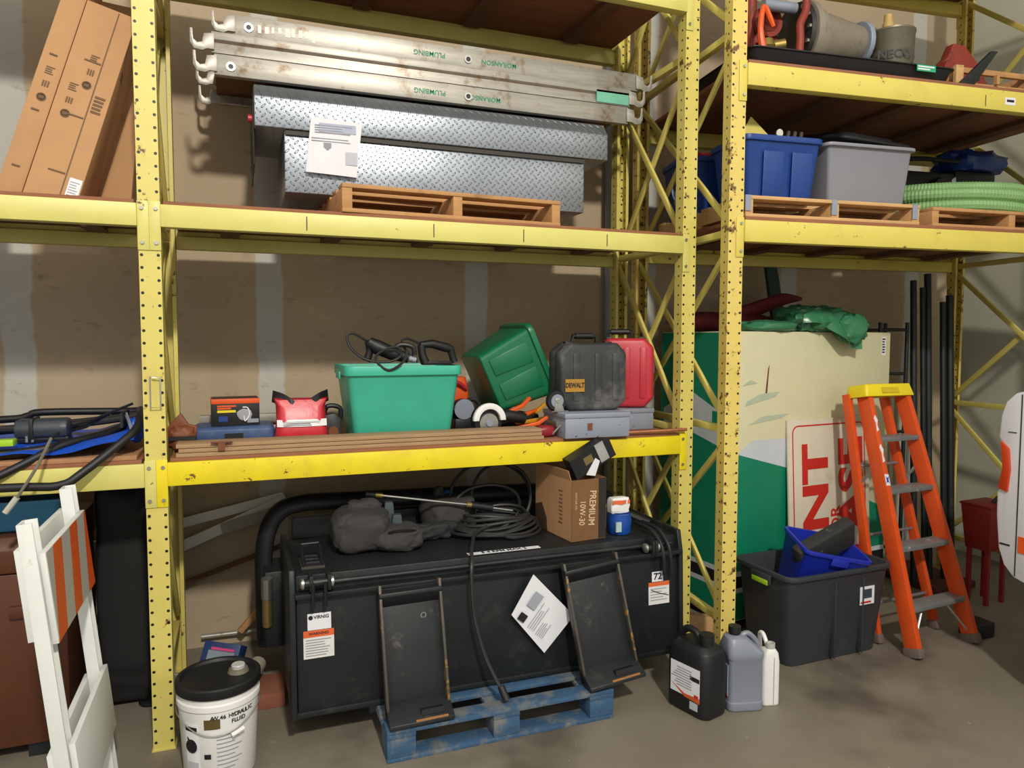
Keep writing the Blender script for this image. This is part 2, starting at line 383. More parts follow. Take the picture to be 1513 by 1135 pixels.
def pallet(name,label,loc,rot,w,d,h,mat,blocks=False,endmat=None):
    T=thing(name,label,'pallet',loc,rot); n=6; t=.018
    for i in range(n):
        y=d*i/(n-1)*(1-.09/d); B().box(0,w,y,y+.09,h-t,h).build('deck_board',mat,T,bevel=.002)
    for i in range(3):
        x=(w-.045 if not blocks else w-.12)*i/2
        if blocks:
            B().box(x,x+.12,.0,d,h-2*t-.002,h-t).build('stringer_board',mat,T,bevel=.002)
            for j in range(3): B().box(x,x+.12,(d-.12)*j/2,(d-.12)*j/2+.12,t,h-2*t-.002).build('block',mat,T,bevel=.004)
        else: B().box(x,x+.045,.004,d-.004,t,h-t).build('stringer',endmat or mat,T,bevel=.002)
    for j in range(3):
        y=(d-.1)*j/2; B().box(0,w,y,y+.1,0,t).build('bottom_board',mat,T,bevel=.002)
    return T
# ---------------- middle bay, upper shelf ----------------
ZT=z2+.017
pallet('wooden_pallet','bare pine pallet under the diamond plate truck toolbox',(.765,-.01,ZT),rad(2.5),1.07,.92,.125,WOODP)
def diamond():
    m,t,b,co=base('diamond_plate_aluminium',.34,.85); sp=t.add('ShaderNodeSeparateXYZ'); t.l.new(co,sp.inputs[0]); x,y,z=sp.outputs
    a=t.math('ADD',x,y); c=t.math('SUBTRACT',z,y); k=1/.030
    u=t.math('MULTIPLY',t.math('ADD',a,c),k*.7071); v=t.math('MULTIPLY',t.math('SUBTRACT',a,c),k*.7071)
    fu=t.math('SUBTRACT',t.math('FRACT',u),.5); fv=t.math('SUBTRACT',t.math('FRACT',v),.5)
    par=t.math('ABSOLUTE',t.math('MODULO',t.math('ADD',t.math('FLOOR',u),t.math('FLOOR',v)),2.0))
    def el(p,q): 
        p=t.math('DIVIDE',p,.47); q=t.math('DIVIDE',q,.15); return t.math('ADD',t.math('MULTIPLY',p,p),t.math('MULTIPLY',q,q))
    e=t.add('ShaderNodeMix'); t.l.new(par,e.inputs[0]); t.l.new(el(fu,fv),e.inputs[2]); t.l.new(el(fv,fu),e.inputs[3])
    h=t.math('SUBTRACT',1.0,t.step(e.outputs[0],.35,1.1))
    t.l.new(t.bump(h,.9,.006),b.inputs['Normal']); t.l.new(t.mix(t.noise(co,3),rgb('#8b929b'),rgb('#aab0b8')),b.inputs['Base Color'])
    t.l.new(t.math('MULTIPLY_ADD',t.noise(co,8),.2,.3),b.inputs['Roughness']); return m
DIA=diamond()
tb=thing('truck_toolbox','aluminium diamond plate truck toolbox with a paper sheet taped on','toolbox',(1.32,.285,ZT+.127))
B().box(-.775,.775,.02,.60,0,.30).build('body',DIA,tb,bevel=.006)
B().prism([(-.005,.285),(-.005,.42),(.045,.485),(.14,.51),(.60,.51),(.60,.285)],'x',-.905,.905).build('lid',DIA,tb,bevel=.006)
B().box(-.77,.77,.008,.02,.262,.283).build('gap_shade_strip',M('dark_gap','#3a3833',.7),tb)  # dark strip standing in for the shaded gap between lid skirt and body
B().box(-.912,-.905,.05,.58,.12,.40).build('end_plate',BLKM,tb,bevel=.004); B().cyl((-.93,.09,.34),(-.905,.09,.34),.018).build('latch_knob',RED,tb)
def paperf(u,v): return (-.655+.235*u-.028*(1-v),-.010-.003*math.sin(u*3)-.002*v,.095+.255*v-.01*u)
pp=B().sheet(paperf,8,8,.0008).build('paper_sheet',PAPER,tb,label='printed white paper taped to the front')
B().box(-.62,-.45,-.0165,-.0145,.285,.325).build('printed_header',M('ink_pale_blue','#aab0c4',.7),tb)
printlines(tb,INKG,-.64,-.46,.315,4,.011,.003,-.0168); printlines(tb,INKG,-.655,-.47,.255,2,.012,.003,-.0155,seed=4)
B().prism([(-.60,.235),(-.565,.235),(-.565,.215),(-.582,.2),(-.60,.215)],'y',-.016,-.0145).build('printed_emblem',INKG,tb)
B().box(-.50,-.445,-.0155,-.0135,.14,.20).build('printed_picture',M('ink_light_grey','#b9bcc6',.7),tb)
# scaffold planks on the toolbox
def plank(label,x0,x1,y,z,flip,grn):
    T=thing('scaffold_plank',label,'scaffold plank',(x0,y,z),0,'scaffold planks stacked on the toolbox'); L=x1-x0
    for yy,s in ((0,1),(.47,-1)):
        t=.006
        poly=[(yy,0),(yy+s*.038,0),(yy+s*.038,t),(yy+s*t,t),(yy+s*t,.086),(yy+s*.03,.086),(yy+s*.03,.092),(yy,.092)]
        if flip: poly=[(yy,0),(yy+s*.05,.0),(yy+s*.05,t),(yy+s*.02,.055),(yy+s*.004,.058),(yy+s*.004,.092),(yy-s*.004,.092),(yy-s*.004,.058),(yy+s*.012,.05)]
        B().prism(poly,'x',.06,L-.06).build('side_rail',GALV,T,bevel=.0015)
        for e,sg in ((.06,-1),(L-.06,1)):
            hk=[(0,.01),(.03,.01),(.05,.0),(.085,.004),(.10,.03),(.10,.092),(.088,.092),(.086,.046),(.07,.032),(.05,.038),(.042,.075),(0,.082)]
            hk=[(e+sg*(p[0]-.012),p[1]) for p in hk]
            a,b_=sorted((yy-.0015*s,yy-s*.012)); B().prism(hk,'y',a,b_).build('hook',GALV,T,bevel=.001)
    B().box(.06,L-.06,.008,.462,.05,.062).build('deck_panel',M('plank_plywood','#7b5a3e',.8,var=.2,stretch=(1,8,8)),T)
    if not flip:
        for i,xx in enumerate((.13,L*.56 if grn else L*.53)):
            b=B(); b.lathe([(.012,0),(.02,0),(.02,-.006),(.012,-.006),(.011,.001)],18,(xx,-.0005,.04),'y'); b.build('rung_eyelet',STEEL,T)
            B().cyl((xx,.0008,.04),(xx,-.002,.04),.0115,seg=16).build('rung_hole',BLK,T)
    return T
p3=plank('lowest aluminium scaffold plank lettered in green, resting on the toolbox lid',.19,2.44,.34,2.928,False,True)
p2=plank('middle aluminium scaffold plank with ridged rail and short text near its hook',.18,2.45,.335,3.0215,True,False)
p1=plank('uppermost aluminium scaffold plank with scraped white paint near its left hook',.27,2.50,.345,3.115,False,False)
GRN=M('faded_green_stencil','#2f8f6c',.7)
for T,xs in ((p3,(1.06,1.34)),(p1,(.98,1.35))):
    text(T,'PLUMBING',.034,(xs[0],-.0012,.042),GRN,roll=PI,bold=.01); text(T,'MORANSON',.034,(xs[1],-.0012,.04),GRN,roll=PI,bold=.01)
B().box(2.0,2.2,-.004,-.0015,.005,.07).build('green_paint_smear',M('green_smear','#6fb79a',.6,var=.2),p2)
rn=random.Random(3); b=B()
for i in range(9): x=.17+i*.03; b.box(x,x+.012+rn.random()*.012,-.0016,-.0005,.012+rn.random()*.02,.055+rn.random()*.01)
b.build('paint_scrape',M('white_paint','#e6e4de',.6),p1)
# ---------------- left bay, upper shelf: cartons ----------------
def carton(name,label,loc,rot,w,d,h,seam=True):
    T=thing(name,label,'box',loc,rot); B().box(0,w,0,d,0,h).build('carton_body',CARD,T,bevel=.003)
    return T
cA=carton('long_carton','narrow long cardboard carton leaning beside the wider one',(-.535,.05,ZT+.004),(rad(-8),rad(15.5),0),.085,.2,1.25)
cB=carton('long_carton','wide long cardboard carton with shipping label leaning on upper shelf',(-.442,.045,ZT+.004),(rad(-8),rad(15.5),0),.185,.26,.85)
B().box(.001,.184,-.0015,-.0005,.0,.845).build('front_flap',CARD,cB); B().box(.118,.122,-.0035,-.0012,0.02,.84).build('fold_line',CARDINK,cB)
B().box(.135,.18,-.0035,-.0015,.03,.115).build('shipping_label',PAPER,cB); printlines(cB,INKG,.14,.175,.10,6,.011,.003,-.0037)
def icons(T,x0,zz,y=-.0016):
    b=B(); b.lathe([(.014,0),(.017,0),(.017,-.0008),(.014,-.0008),(.014,0)],18,(x0,y,zz),'y')
    b.build('printed_ring',CARDINK,T); B().box(x0-.009,x0+.009,y-.0008,y,zz-.006,zz+.006).build('printed_mark',CARDINK,T)
    for k in range(3): B().box(x0-.012+k*.009,x0-.007+k*.009,y-.0008,y,zz+.045,zz+.07).build('printed_mark',CARDINK,T)
    printlines(T,CARDINK,x0-.016,x0+.016,zz+.131,4,.009,.004,y)
icons(cA,.045,.42); icons(cB,.05,.36,-.0035); icons(cB,.09,.5,-.0035)
printlines(cB,CARDINK,.13,.178,.47,5,.016,.009,-.0035,seed=5); 
for T,w in ((cA,.085),(cB,.185)):
    for k in range(3): B().box(w*.3,w*.62,-.0045,-.0012,.12+k*.24,.126+k*.24).build('crease',CARDINK,T)
printlines(cB,CARDINK,.03,.1,.62,3,.012,.006,.1855,'-x',seed=2)
cC=carton('brown_carton','small taped cardboard box at the far left edge of upper shelf',(-.87,.02,ZT),rad(4),.30,.3,.34); printlines(cC,CARDINK,.04,.2,.3,5,.02,.01,.3115,'-x')
cD=carton('flat_carton','dark wide carton behind the leaning long cartons',(-.36,.42,ZT+.003),(rad(-9),rad(5),0),.24,.1,1.0)
# ---------------- middle bay, lower shelf ----------------
Z1=z1+.017
# long hinged boards lying along the front edge
for i,(dx,dz,l) in enumerate((((0,0,1.66)),((.01,.0185,1.64)),((0,.037,1.65)))):
    o=B().box(0,l,0,.13,0,.0165).build('plank_board',M('weathered_batten','#a58562',.8,var=.2,stretch=(1,12,12),scale=8),None,bevel=.002,loc=(.075+dx,.0+i*.003,Z1+dz))
    tag(o,('bottom','middle','top')[i]+' of three thin battens stacked along the front of the middle shelf','board','battens on the middle shelf')
hg=thing('folded_hinge','small rusty hinge hanging over the battens near the left post','hinge',(.25,-.012,Z1+.056))
B().box(-.04,.045,0,.03,-.001,.002).build('leaf',RUST,hg); B().box(-.012,.016,-.004,-.001,-.03,.002).build('leaf',RUST,hg); B().cyl((-.03,-.001,.003),(.035,-.001,.003),.004,seg=8).build('pin',RUST,hg)
# leather holster and brackets
lh=thing('leather_pouch','brown leather pouch behind the left rack post on the middle shelf','pouch',(.085,.185,Z1))
B().blob((0,0,.06),.06,.05,.058,.8,.2,6,2,flat=0.0,crease=.1).build('pouch_body',BROWN,lh); B().prism([(-.07,.09),(-.02,.15),(.0,.17),(.03,.12),(.065,.11),(.06,.07)],'y',-.012,.012).build('pouch_flap',BROWN,lh,bevel=.004)
B().box(-.06,.06,-.054,-.046,.055,.072).build('strap',BLK,lh)
br=thing('aluminium_bracket','short aluminium channel sticking out beside the leather pouch','bracket',(.14,.56,Z1))
B().prism([(0,.06),(.05,.06),(.05,.066),(.006,.066),(.006,.11),(.05,.11),(.05,.116),(0,.116)],'x',0,.36).build('channel',GALV,br,bevel=.001); B().box(.02,.06,.0,.05,0,.06).build('foot',GALV,br); B().box(.28,.32,.0,.05,0,.06).build('foot',GALV,br)
bl=thing('blue_case','scuffed dusty blue plastic case under the orange winch box','case',(.30,.40,Z1))
b=B(); b.loft([rrect(.34,.24,.025,.0),rrect(.36,.26,.03,.03),rrect(.36,.26,.03,.075),rrect(.33,.235,.03,.088)]); b.build('case_shell',M('dusty_blue_plastic','#3c5480',.5,var=.15,dirt='#6c7688',dscale=6,dlo=.52,dhi=.75),bl,bevel=.003)
B().box(-.04,.04,-.137,-.128,.03,.06).build('latch',BLK,bl)
wb=thing('winch_box','black and orange retail box of a small engine tool on blue case','box',(.305,.40,Z1+.089),rad(3))
B().box(-.105,.105,-.075,.075,0,.125).build('carton',M('black_print','#17181a',.5),wb,bevel=.002); B().box(-.1055,.1055,-.0755,.0755,.103,.1255).build('orange_band',ORG,wb,bevel=.001)
B().box(-.102,.102,-.072,.072,.1254,.127).build('top_print',M('brown_print','#5a3526',.6,var=.4,scale=30),wb)
printlines(wb,ORG,-.08,.005,.096,2,.011,.008,-.0755); B().box(-.08,.0,-.0765,-.0752,.062,.073).build('yellow_strip',YEL,wb)
b=B(); b.blob((.04,-.076,.05),.032,.0012,.028,.8,.2,9,3); b.build('printed_tool',M('ink_mid_grey','#9b9ea0',.5,.2),wb); B().tube([(.03,-.077,.085),(.052,-.077,.082),(.06,-.077,.05),(.04,-.077,.02),(.035,-.077,.045)],.003,6,3).build('printed_hose',WHT,wb)
B().box(-.075,-.035,-.0765,-.0752,.02,.045).build('blue_print',BLUE,wb); B().box(.05,.1,-.0765,-.0752,.012,.03).build('small_print',INKG,wb)
# red bag
rb=thing('red_bag','red and white plastic bag of fixings with gathered black top','bag',(.60,.31,Z1))
b=B(); rings=[]
for z,w,d,c in ((.0,.23,.13,0),(.02,.245,.15,0),(.07,.235,.15,0),(.11,.225,.13,.0),(.15,.225,.09,0),(.18,.25,.05,0)):
    rings.append([(p[0]*(1+.03*math.sin(9*p[1]*20+z*60)),p[1],p[2]+(.035*(abs(p[0])/.125)**1.5 if z>.14 else 0)) for p in rrect(w,d,.045,z,5)])
b.loft(rings); b.build('bag_body',M('red_film','#c9303a',.35,var=.15,scale=20,bump=.3,bscale=25),rb)
def crown(u,v):
    x=-.132+.264*u; k=abs(2*u-1); return (x*(1-.05*v),.010*math.sin(14*u)-.045*(1-v)*(1-k)-.02*v,.145+.05*k+(.03+.028*math.sin(min(1,k*1.15)*PI*.6))*v)
B().sheet(crown,26,5,.004).build('gathered_top',M('black_film','#1d1d20',.3,var=.2),rb)
B().sheet(lambda u,v:(-.112+.226*u,-.0795+.006*abs(2*u-1)**3*3+.012*v,.083+.032*v),14,3,.001).build('white_band',WHT,rb)
printlines(rb,INKG,-.085,.09,.107,3,.008,.003,-.0805)
# teal tote and what lies on it
TL=thing('storage_tote','teal plastic storage tote with two corded tools lying on its rim','storage tote',(1.075,.36,Z1))
tote_body(.545,.40,.365,.035,.03,.016,.045).build('tub',TEAL,TL,bevel=.003)
B().box(-.18,.17,-.191,-.182,.235,.258).build('moulded_ridge',TEAL,TL,bevel=.006)
B().box(-.22,.22,-.17,.17,.27,.30).build('contents',M('dark_fill','#2b2b2a',.8,var=.4,scale=20),TL)
for s in (-1,1): B().box(s*.283,s*.296,-.06,.06,.30,.335).build('handle',TEAL,TL,bevel=.004)
def corded(label,loc,rot): return thing('corded_tool',label,'power tool',loc,rot)
d1=corded('black corded tool on the left of the teal tote rim, cable coiled over front',(1.00,.205,Z1+.366),rad(-8))
B().tube([(-.09,0,.115),(-.05,0,.09),(.02,0,.06),(.10,0,.035)],[.026,.036,.034,.024],12).build('motor_body',BLK,d1); B().tube([(-.09,0,.12),(-.085,.01,.07),(-.10,.01,.02)],[.02,.018,.02],10,3).build('handle',BLK,d1); B().cyl((.10,0,.035),(.135,0,.025),.014).build('chuck',STEELG,d1); B().tube([(.02,.01,.07),(.06,.01,.1),(.12,.01,.09),(.13,.01,.05)],.012,8,4).build('side_handle',BLK,d1)
B().tube([(-.10,.01,.12),(-.16,.0,.155),(-.19,-.01,.14),(-.17,-.03,.08),(-.1,-.055,.03),(.0,-.062,.02),(.06,-.06,.05),(.04,-.062,.09),(-.03,-.06,.07),(-.06,-.06,.03),(0,-.066,-.02),(.07,-.066,.02),(.09,-.05,.07)],.0065,7,5).build('power_cable',BLKR,d1)
d2=corded('black corded tool on the right of the teal tote rim with looped handle',(1.225,.23,Z1+.366),rad(6))
B().tube([(-.06,0,.10),(.0,0,.105),(.08,0,.085),(.11,0,.075)],[.016,.022,.024,.018],12).build('motor_body',BLK,d2); B().tube([(-.055,0,.10),(-.05,0,.05),(-.035,0,.012)],[.018,.02,.024],10,3).build('handle',BLK,d2); B().tube([(.10,0,.08),(.11,0,.04),(.12,0,.012)],[.02,.018,.02],10,3).build('front_grip',BLK,d2); B().box(-.05,.10,-.02,.02,.0,.02).build('base_shoe',BLK,d2,bevel=.004)
B().tube([(-.06,0,.105),(-.12,.0,.13),(-.155,.0,.12),(-.13,.0,.07),(-.08,-.02,.015)],.0065,7,5).build('power_cable',BLKR,d2)
# bits between the bag and the tote
T=thing('dark_planer','dark power planer half hidden between red bag and teal tote','power tool',(.745,.40,Z1)); B().prism([(-.04,0),(.05,0),(.05,.1),(.02,.13),(-.03,.12)],'y',-.05,.05).build('housing',M('charcoal','#36383a',.5),T,bevel=.008); B().tube([(-.03,0,.11),(-.01,0,.16),(.05,0,.15),(.05,0,.09)],.012,8,4).build('handle',BLK,T); B().cyl((.01,-.051,.04),(.01,-.06,.04),.025).build('knob',BROWN,T)
# dark green tote tipped on its side
dg=thing('storage_tote','dark green plastic tote tipped over against black tool case','storage tote',(1.555,.465,1.495),(0,rad(66),0))
tote_body(.39,.42,.32,.035,.03,.018,.03).build('tub',DGRN,dg,bevel=.003)
for x in (-.12,.02): B().prism([(x,.04),(x+.09,.04),(x+.105,.26),(x-.01,.26)],'y',-.006,.003,m=Matrix.Translation((0,-.178,0))@Matrix.Rotation(rad(6.2),4,'X')).build('moulded_panel',DGRN,dg,bevel=.004)
# power tools under it
cs=thing('circular_saw','small circular saw with white guard lying beside the teal tote','saw',(1.50,.19,Z1),rad(4))
B().lathe([(.0,-.02),(.075,-.02),(.082,-.01),(.082,.02),(.0,.02)],26,(0,0,.085),'y').build('gear_housing',BLK,cs)
b=B(); ring=[]
poly=[(.088*math.cos(a),.085+.088*math.sin(a)) for a in [PI*i/14 for i in range(15)]]+[(.058*math.cos(a),.085+.058*math.sin(a)) for a in [PI*(14-i)/14 for i in range(15)]]
B().prism(poly,'y',-.045,-.02).build('white_guard',WHT,cs,bevel=.003)
B().cyl((0,-.022,.07),(0,-.03,.07),.05,seg=24).build('blade',STEEL,cs); B().cyl((0,-.03,.07),(0,-.04,.07),.02,.016).build('arbor',STEELG,cs)
B().tube([(.06,.02,.09),(.12,.02,.10),(.2,.02,.085),(.22,.02,.08)],[.03,.033,.03,.03],12).build('motor',BLK,cs); B().box(-.12,.12,-.02,.05,0,.008).build('sole_plate',STEELG,cs,bevel=.002)
ag=thing('angle_grinder','black angle grinder with looped cord behind the circular saw','grinder',(1.45,.45,Z1)); B().lathe([(0,-.03),(.05,-.03),(.055,.0),(.05,.05),(0,.05)],20,(0,0,.12),'y').build('head',BLK,ag); B().tube([(-.05,.05,.06),(-.03,.02,.11),(0,.0,.15),(.06,-.02,.17),(.09,-.03,.12),(.05,-.04,.05)],.012,8,5).build('power_cable',BLKR,ag); B().lathe([(.02,-.035),(.055,-.034),(.055,-.031),(.02,-.031)],20,(0,0,.12),'y').build('vent_ring',STEELG,ag); B().box(-.05,.05,-.03,.05,0,.07).build('gear_foot',BLK,ag,bevel=.01)
ob=thing('orange_tool','bright orange tool body standing behind the teal tote','power tool',(1.44,.60,Z1)); b=B(); b.loft([rrect(.15,.1,.02,0),rrect(.16,.1,.02,.2),rrect(.13,.09,.02,.285)]); b.build('housing',ORG,ob,bevel=.004); B().tube([(-.06,-.055,.19),(-.05,-.07,.24),(.0,-.075,.26),(.06,-.06,.22)],.011,8,4).build('red_handle',RED,ob)
def clamp(label,loc,rot,mat):
    T=thing('spring_clamp',label,'clamp',loc,rot)
    B().prism([(0,0),(.15,.0),(.21,.012),(.215,.024),(.15,.018),(0,.02)],'y',-.012,.012).build('jaw',mat,T,bevel=.003)
    B().prism([(0,.022),(.14,.05),(.19,.085),(.18,.097),(.13,.067),(0,.042)],'y',-.012,.012).build('jaw',mat,T,bevel=.003)
    B().cyl((.03,-.014,.021),(.03,.014,.021),.012).build('pivot',BLK,T); return T
clamp('lower orange handled clamp beside grey metal box',(1.63,.16,Z1+.003),(0,0,rad(-5)),ORG)
clamp('upper orange handled clamp tilted above the other clamp',(1.60,.24,Z1+.065),(0,rad(-10),rad(8)),ORG)
clamp('yellow handled clamp between the orange clamps and caster',(1.70,.30,Z1+.04),(0,rad(-5),rad(5)),M('amber_plastic','#d9981c',.45))
gl=tag(B().blob((1.60,.12,Z1+.018),.05,.035,.018,.9,.3,9,5,flat=Z1).build('green_glove',M('teal_rubber','#1d7a68',.6)),'crumpled teal rubber piece in front of the circular saw','rubber')
rk=thing('red_snips','red handled tool lying at the end of the battens','hand tool',(1.775,.075,Z1)); B().blob((0,0,.03),.05,.028,.03,.8,.1,4,1,flat=0).build('red_body',M('deep_red','#8c1f2b',.4),rk); B().cyl((.03,-.02,.015),(.075,-.05,.075),.006).build('steel_bar',STEEL,rk)
rv=thing('dark_drill','black cordless drill lying behind the clamps','drill',(1.78,.44,Z1)); B().tube([(-.12,0,.05),(.0,0,.055),(.1,0,.05)],[.035,.045,.03],12).build('motor_body',BLK,rv); B().box(-.1,-.02,-.04,.04,0,.03).build('battery',BLK,rv,bevel=.006)
# grey steel boxes
def steelbox(label,loc,rot,w,d,h):
    T=thing('metal_box',label,'metal box',loc,rot); B().box(0,w,0,d,0,h*.8).build('body',STEELG,T,bevel=.004); B().box(-.004,w+.004,-.004,d+.004,h*.8,h).build('lid',STEELG,T,bevel=.004)
    B().box(-.012,-.001,d*.3,d*.7,h*.4,h*.6).build('latch',STEEL,T); return T
g1=steelbox('chipped grey metal box at the shelf edge under the black case',(1.835,-.035,Z1),rad(-2),.355,.30,.125)
B().box(.12,.145,-.0048,-.0035,.04,.075).build('rust_patch',RUST,g1)
steelbox('darker grey metal box under the red case',(2.225,.17,Z1),0,.24,.28,.115)
# tool cases
def toolcase(label,loc,rot,w,d,h,mat,ribs,hx):
    T=thing('tool_case',label,'tool case',loc,rot); c=.05
    def ring(y,k): 
        cc=c*k; return [(x*k,y,h/2+z*k) for x,z in ((-w/2+c,-h/2),(w/2-c,-h/2),(w/2,-h/2+c),(w/2,h/2-c),(w/2-c,h/2),(-w/2+c,h/2),(-w/2,h/2-c),(-w/2,-h/2+c))]
    b=B(); b.loft([ring(-d/2,.94),ring(-d/2+.02,1),ring(-.002,1)]); b.build('shell',mat,T,bevel=.012)
    b=B(); b.loft([ring(.002,1),ring(d/2-.02,1),ring(d/2,.94)]); b.build('shell',mat,T,bevel=.012)
    for x in ribs: B().box(x-.02,x+.02,-d/2-.006,-d/2+.01,.05,h-.05).build('rib',mat,T,bevel=.008)
    B().tube([(hx-.07,0,h-.01),(hx-.065,0,h+.035),(hx+.065,0,h+.035),(hx+.07,0,h-.01)],.011,8).build('handle',BLK,T)
    B().tube([(hx-.05,0,h+.035),(hx+.05,0,h+.035)],.016,10).build('grip',BLK,T)
    for x in (-w*.3,w*.3): B().box(x-.02,x+.02,-.02,.02,h-.012,h+.006).build('latch',BLK,T,bevel=.003)
    return T
BLKC=M('dusty_black_plastic','#323334',.6,var=.25,scale=4,dirt='#6b6a68',dscale=4,dlo=.45,dhi=.72)
kc=toolcase('dusty black plastic tool case with yellow lettering on grey metal box',(2.045,.15,Z1+.1265),rad(-3),.375,.19,.35,BLKC,(-.1,.02,.12),-.02)
B().box(-.165,-.06,-.105,-.101,.10,.165).build('yellow_badge',M('faded_yellow_print','#a87d28',.6),kc); text(kc,'DEWALT',.034,(-.113,-.1062,.133),INK,bold=.03,sx=.75)
rc=toolcase('red plastic tool case with vertical ribs beside the black case',(2.365,.315,Z1+.1165),rad(-24),.30,.19,.385,RED,(-.09,0,.09),-.03)
cw=thing('caster_wheel','loose caster wheel with zinc bracket leaning on the black case','caster',(1.845,.10,Z1+.1265)); B().lathe([(.02,-.016),(.05,-.016),(.055,-.008),(.055,.008),(.05,.016),(.02,.016)],24,(-.01,-.02,.055),'y').build('tyre',BLK,cw); B().lathe([(0,-.018),(.034,-.018),(.036,.018),(0,.018)],20,(-.01,-.02,.055),'y').build('hub',STEELG,cw)
B().prism([(-.03,.0),(.03,.0),(.0,.07),(-.02,.07)],'y',-.042,-.038).build('fork',STEEL,cw,bevel=.001); B().cyl((-.01,-.048,.055),(-.01,-.036,.055),.012,seg=6).build('axle_bolt',STEEL,cw); B().box(-.04,.05,-.04,.02,0,.004).build('plate',STEEL,cw)
tag(B().cyl((2.05,-.005,Z1+.012),(2.545,-.03,Z1+.018),.0085,seg=12).build('copper_pipe',M('copper','#c58262',.35,.7,var=.15)),'thin copper pipe lying along the front edge under grey box','pipe')
# ---------------- left bay, lower shelf ----------------
tag(B().box(-1.3,-.07,.0,.70,Z1,Z1+.018).build('particle_board',M('chipboard','#a97c58',.85,var=.2,scale=30),bevel=.002),'loose chipboard panel under the blue tarp','board')
def tarpf(u,v):
    x=-1.2+1.12*u; y=.008+.62*v; return (x,y,Z1+.045+.018*noise.noise(Vector((x*7,y*6,0)))+.02*min(1,v*6)+(.05*max(0,u-.8)/.2))
tag(B().sheet(tarpf,40,24,.004).build('blue_tarp',TARP),'crumpled bright blue tarp lying on the left middle shelf','tarp')
tag(B().blob((-.10,.22,Z1+.10),.035,.06,.05,.8,.3,8,4).build('tarp_corner',TARP),'bunched blue plastic against the left rack post','tarp')
tag(B().blob((-.08,.50,Z1+.13),.05,.05,.03,.9,.2,7,4).build('green_rag',LIME),'yellow-green scrap behind the left rack post','rag')
tf=thing('tubular_frame','bent black tubular steel frame overhanging the left middle shelf','frame',(0,0,0))
B().tube([(-1.3,-.12,1.17),(-.52,-.10,1.172),(-.33,-.10,1.168),(-.25,-.08,1.21),(-.12,.0,1.315),(-.075,.06,1.36),(-.07,.15,1.40),(-.10,.42,1.405),(-.15,.52,1.392),(-.5,.5,1.40),(-.56,.5,1.385),(-.66,.5,1.372),(-1.2,.5,1.37)],.0165,12,4).build('tube',BLK,tf)
B().tube([(-.72,-.06,1.13),(-.52,-.03,1.215),(-.35,.06,1.30),(-.2,.2,1.33),(-.1,.3,1.375)],.016,12,4).build('tube',BLK,tf); B().tube([(-1.0,.02,1.275),(-.5,.05,1.28),(-.3,.12,1.31),(-.2,.2,1.325)],.018,10,4).build('tube',BLK,tf)
B().box(-.14,-.13,.1,.3,1.36,1.42).build('bracket',BLK,tf); B().tube([(-.13,.2,1.41),(-.10,.1,1.36),(-.09,.06,1.335)],.007,6).build('strut',STEELG,tf)
mt=thing('motor_unit','dark blue-grey motor housing resting on the black tubular frame','motor',(-.43,.20,1.345)); b=B(); b.loft([[(x,p[0],p[1]) for p in ((-.05,-.02),(.05,-.02),(.06,.02),(.04,.055),(-.04,.055),(-.06,.02))] for x in (-.10,-.03,.06,.09)]); b.build('housing',M('slate_plastic','#353a42',.45,var=.15),mt,bevel=.012); B().box(-.045,-.03,-.063,.063,-.025,.06).build('clamp_band',BLK,mt,bevel=.003)
for x in (-.055,-.035): B().cyl((x,-.05,-.035),(x,-.05,-.01),.006,seg=8).build('stud',STEEL,mt)
B().box(-.10,.09,-.04,.04,-.035,-.018).build('base',BLK,mt,bevel=.004)
wp=thing('wiper_arm','slim black wiper blade lying at an angle across the frame','wiper blade',(-.40,.26,1.32)); B().tube([(0,0,.02),(.14,.0,.065),(.26,.0,.115),(.29,.0,.128)],.006,6).build('blade',BLK,wp); B().tube([(.0,.02,.005),(.1,.02,.03),(.2,.02,.09)],.008,6).build('arm',BLK,wp)
for i,(a,r_) in enumerate(((0,.016),(.05,.02))): tag(B().tube([(-1.1,.30+a,1.335),(-.7,.33+a,1.345-a*.2),(-.45,.38+a,1.345),(-.25,.40+a,1.36),(-.12,.42+a,1.375)],r_,9,4).build('black_hose',BLKR),('thin','thick')[i]+' black rubber hose running behind the motor housing','hose')
cr=thing('power_cord','cut cord with pale plug hanging over the left beam','cord'); B().tube([(-.36,-.035,1.345),(-.375,-.07,1.30),(-.39,-.13,1.25),(-.43,-.135,1.18),(-.455,-.135,1.14)],.006,7,5).build('cable',M('grey_cable','#6d6858',.5),cr); B().tube([(-.455,-.135,1.14),(-.495,-.135,1.085)],.011,8).build('plug',M('clear_plastic','#b8b8ae',.35),cr)
B().tube([(-.36,-.035,1.345),(-.34,.0,1.36)],.006,7).build('cable_end',BLK,cr)
tag(B().box(-.62,-.50,.02,.08,Z1+.075,Z1+.10).build('lime_level',LIME,bevel=.003),'small lime green block at the left end of the tarp','block')
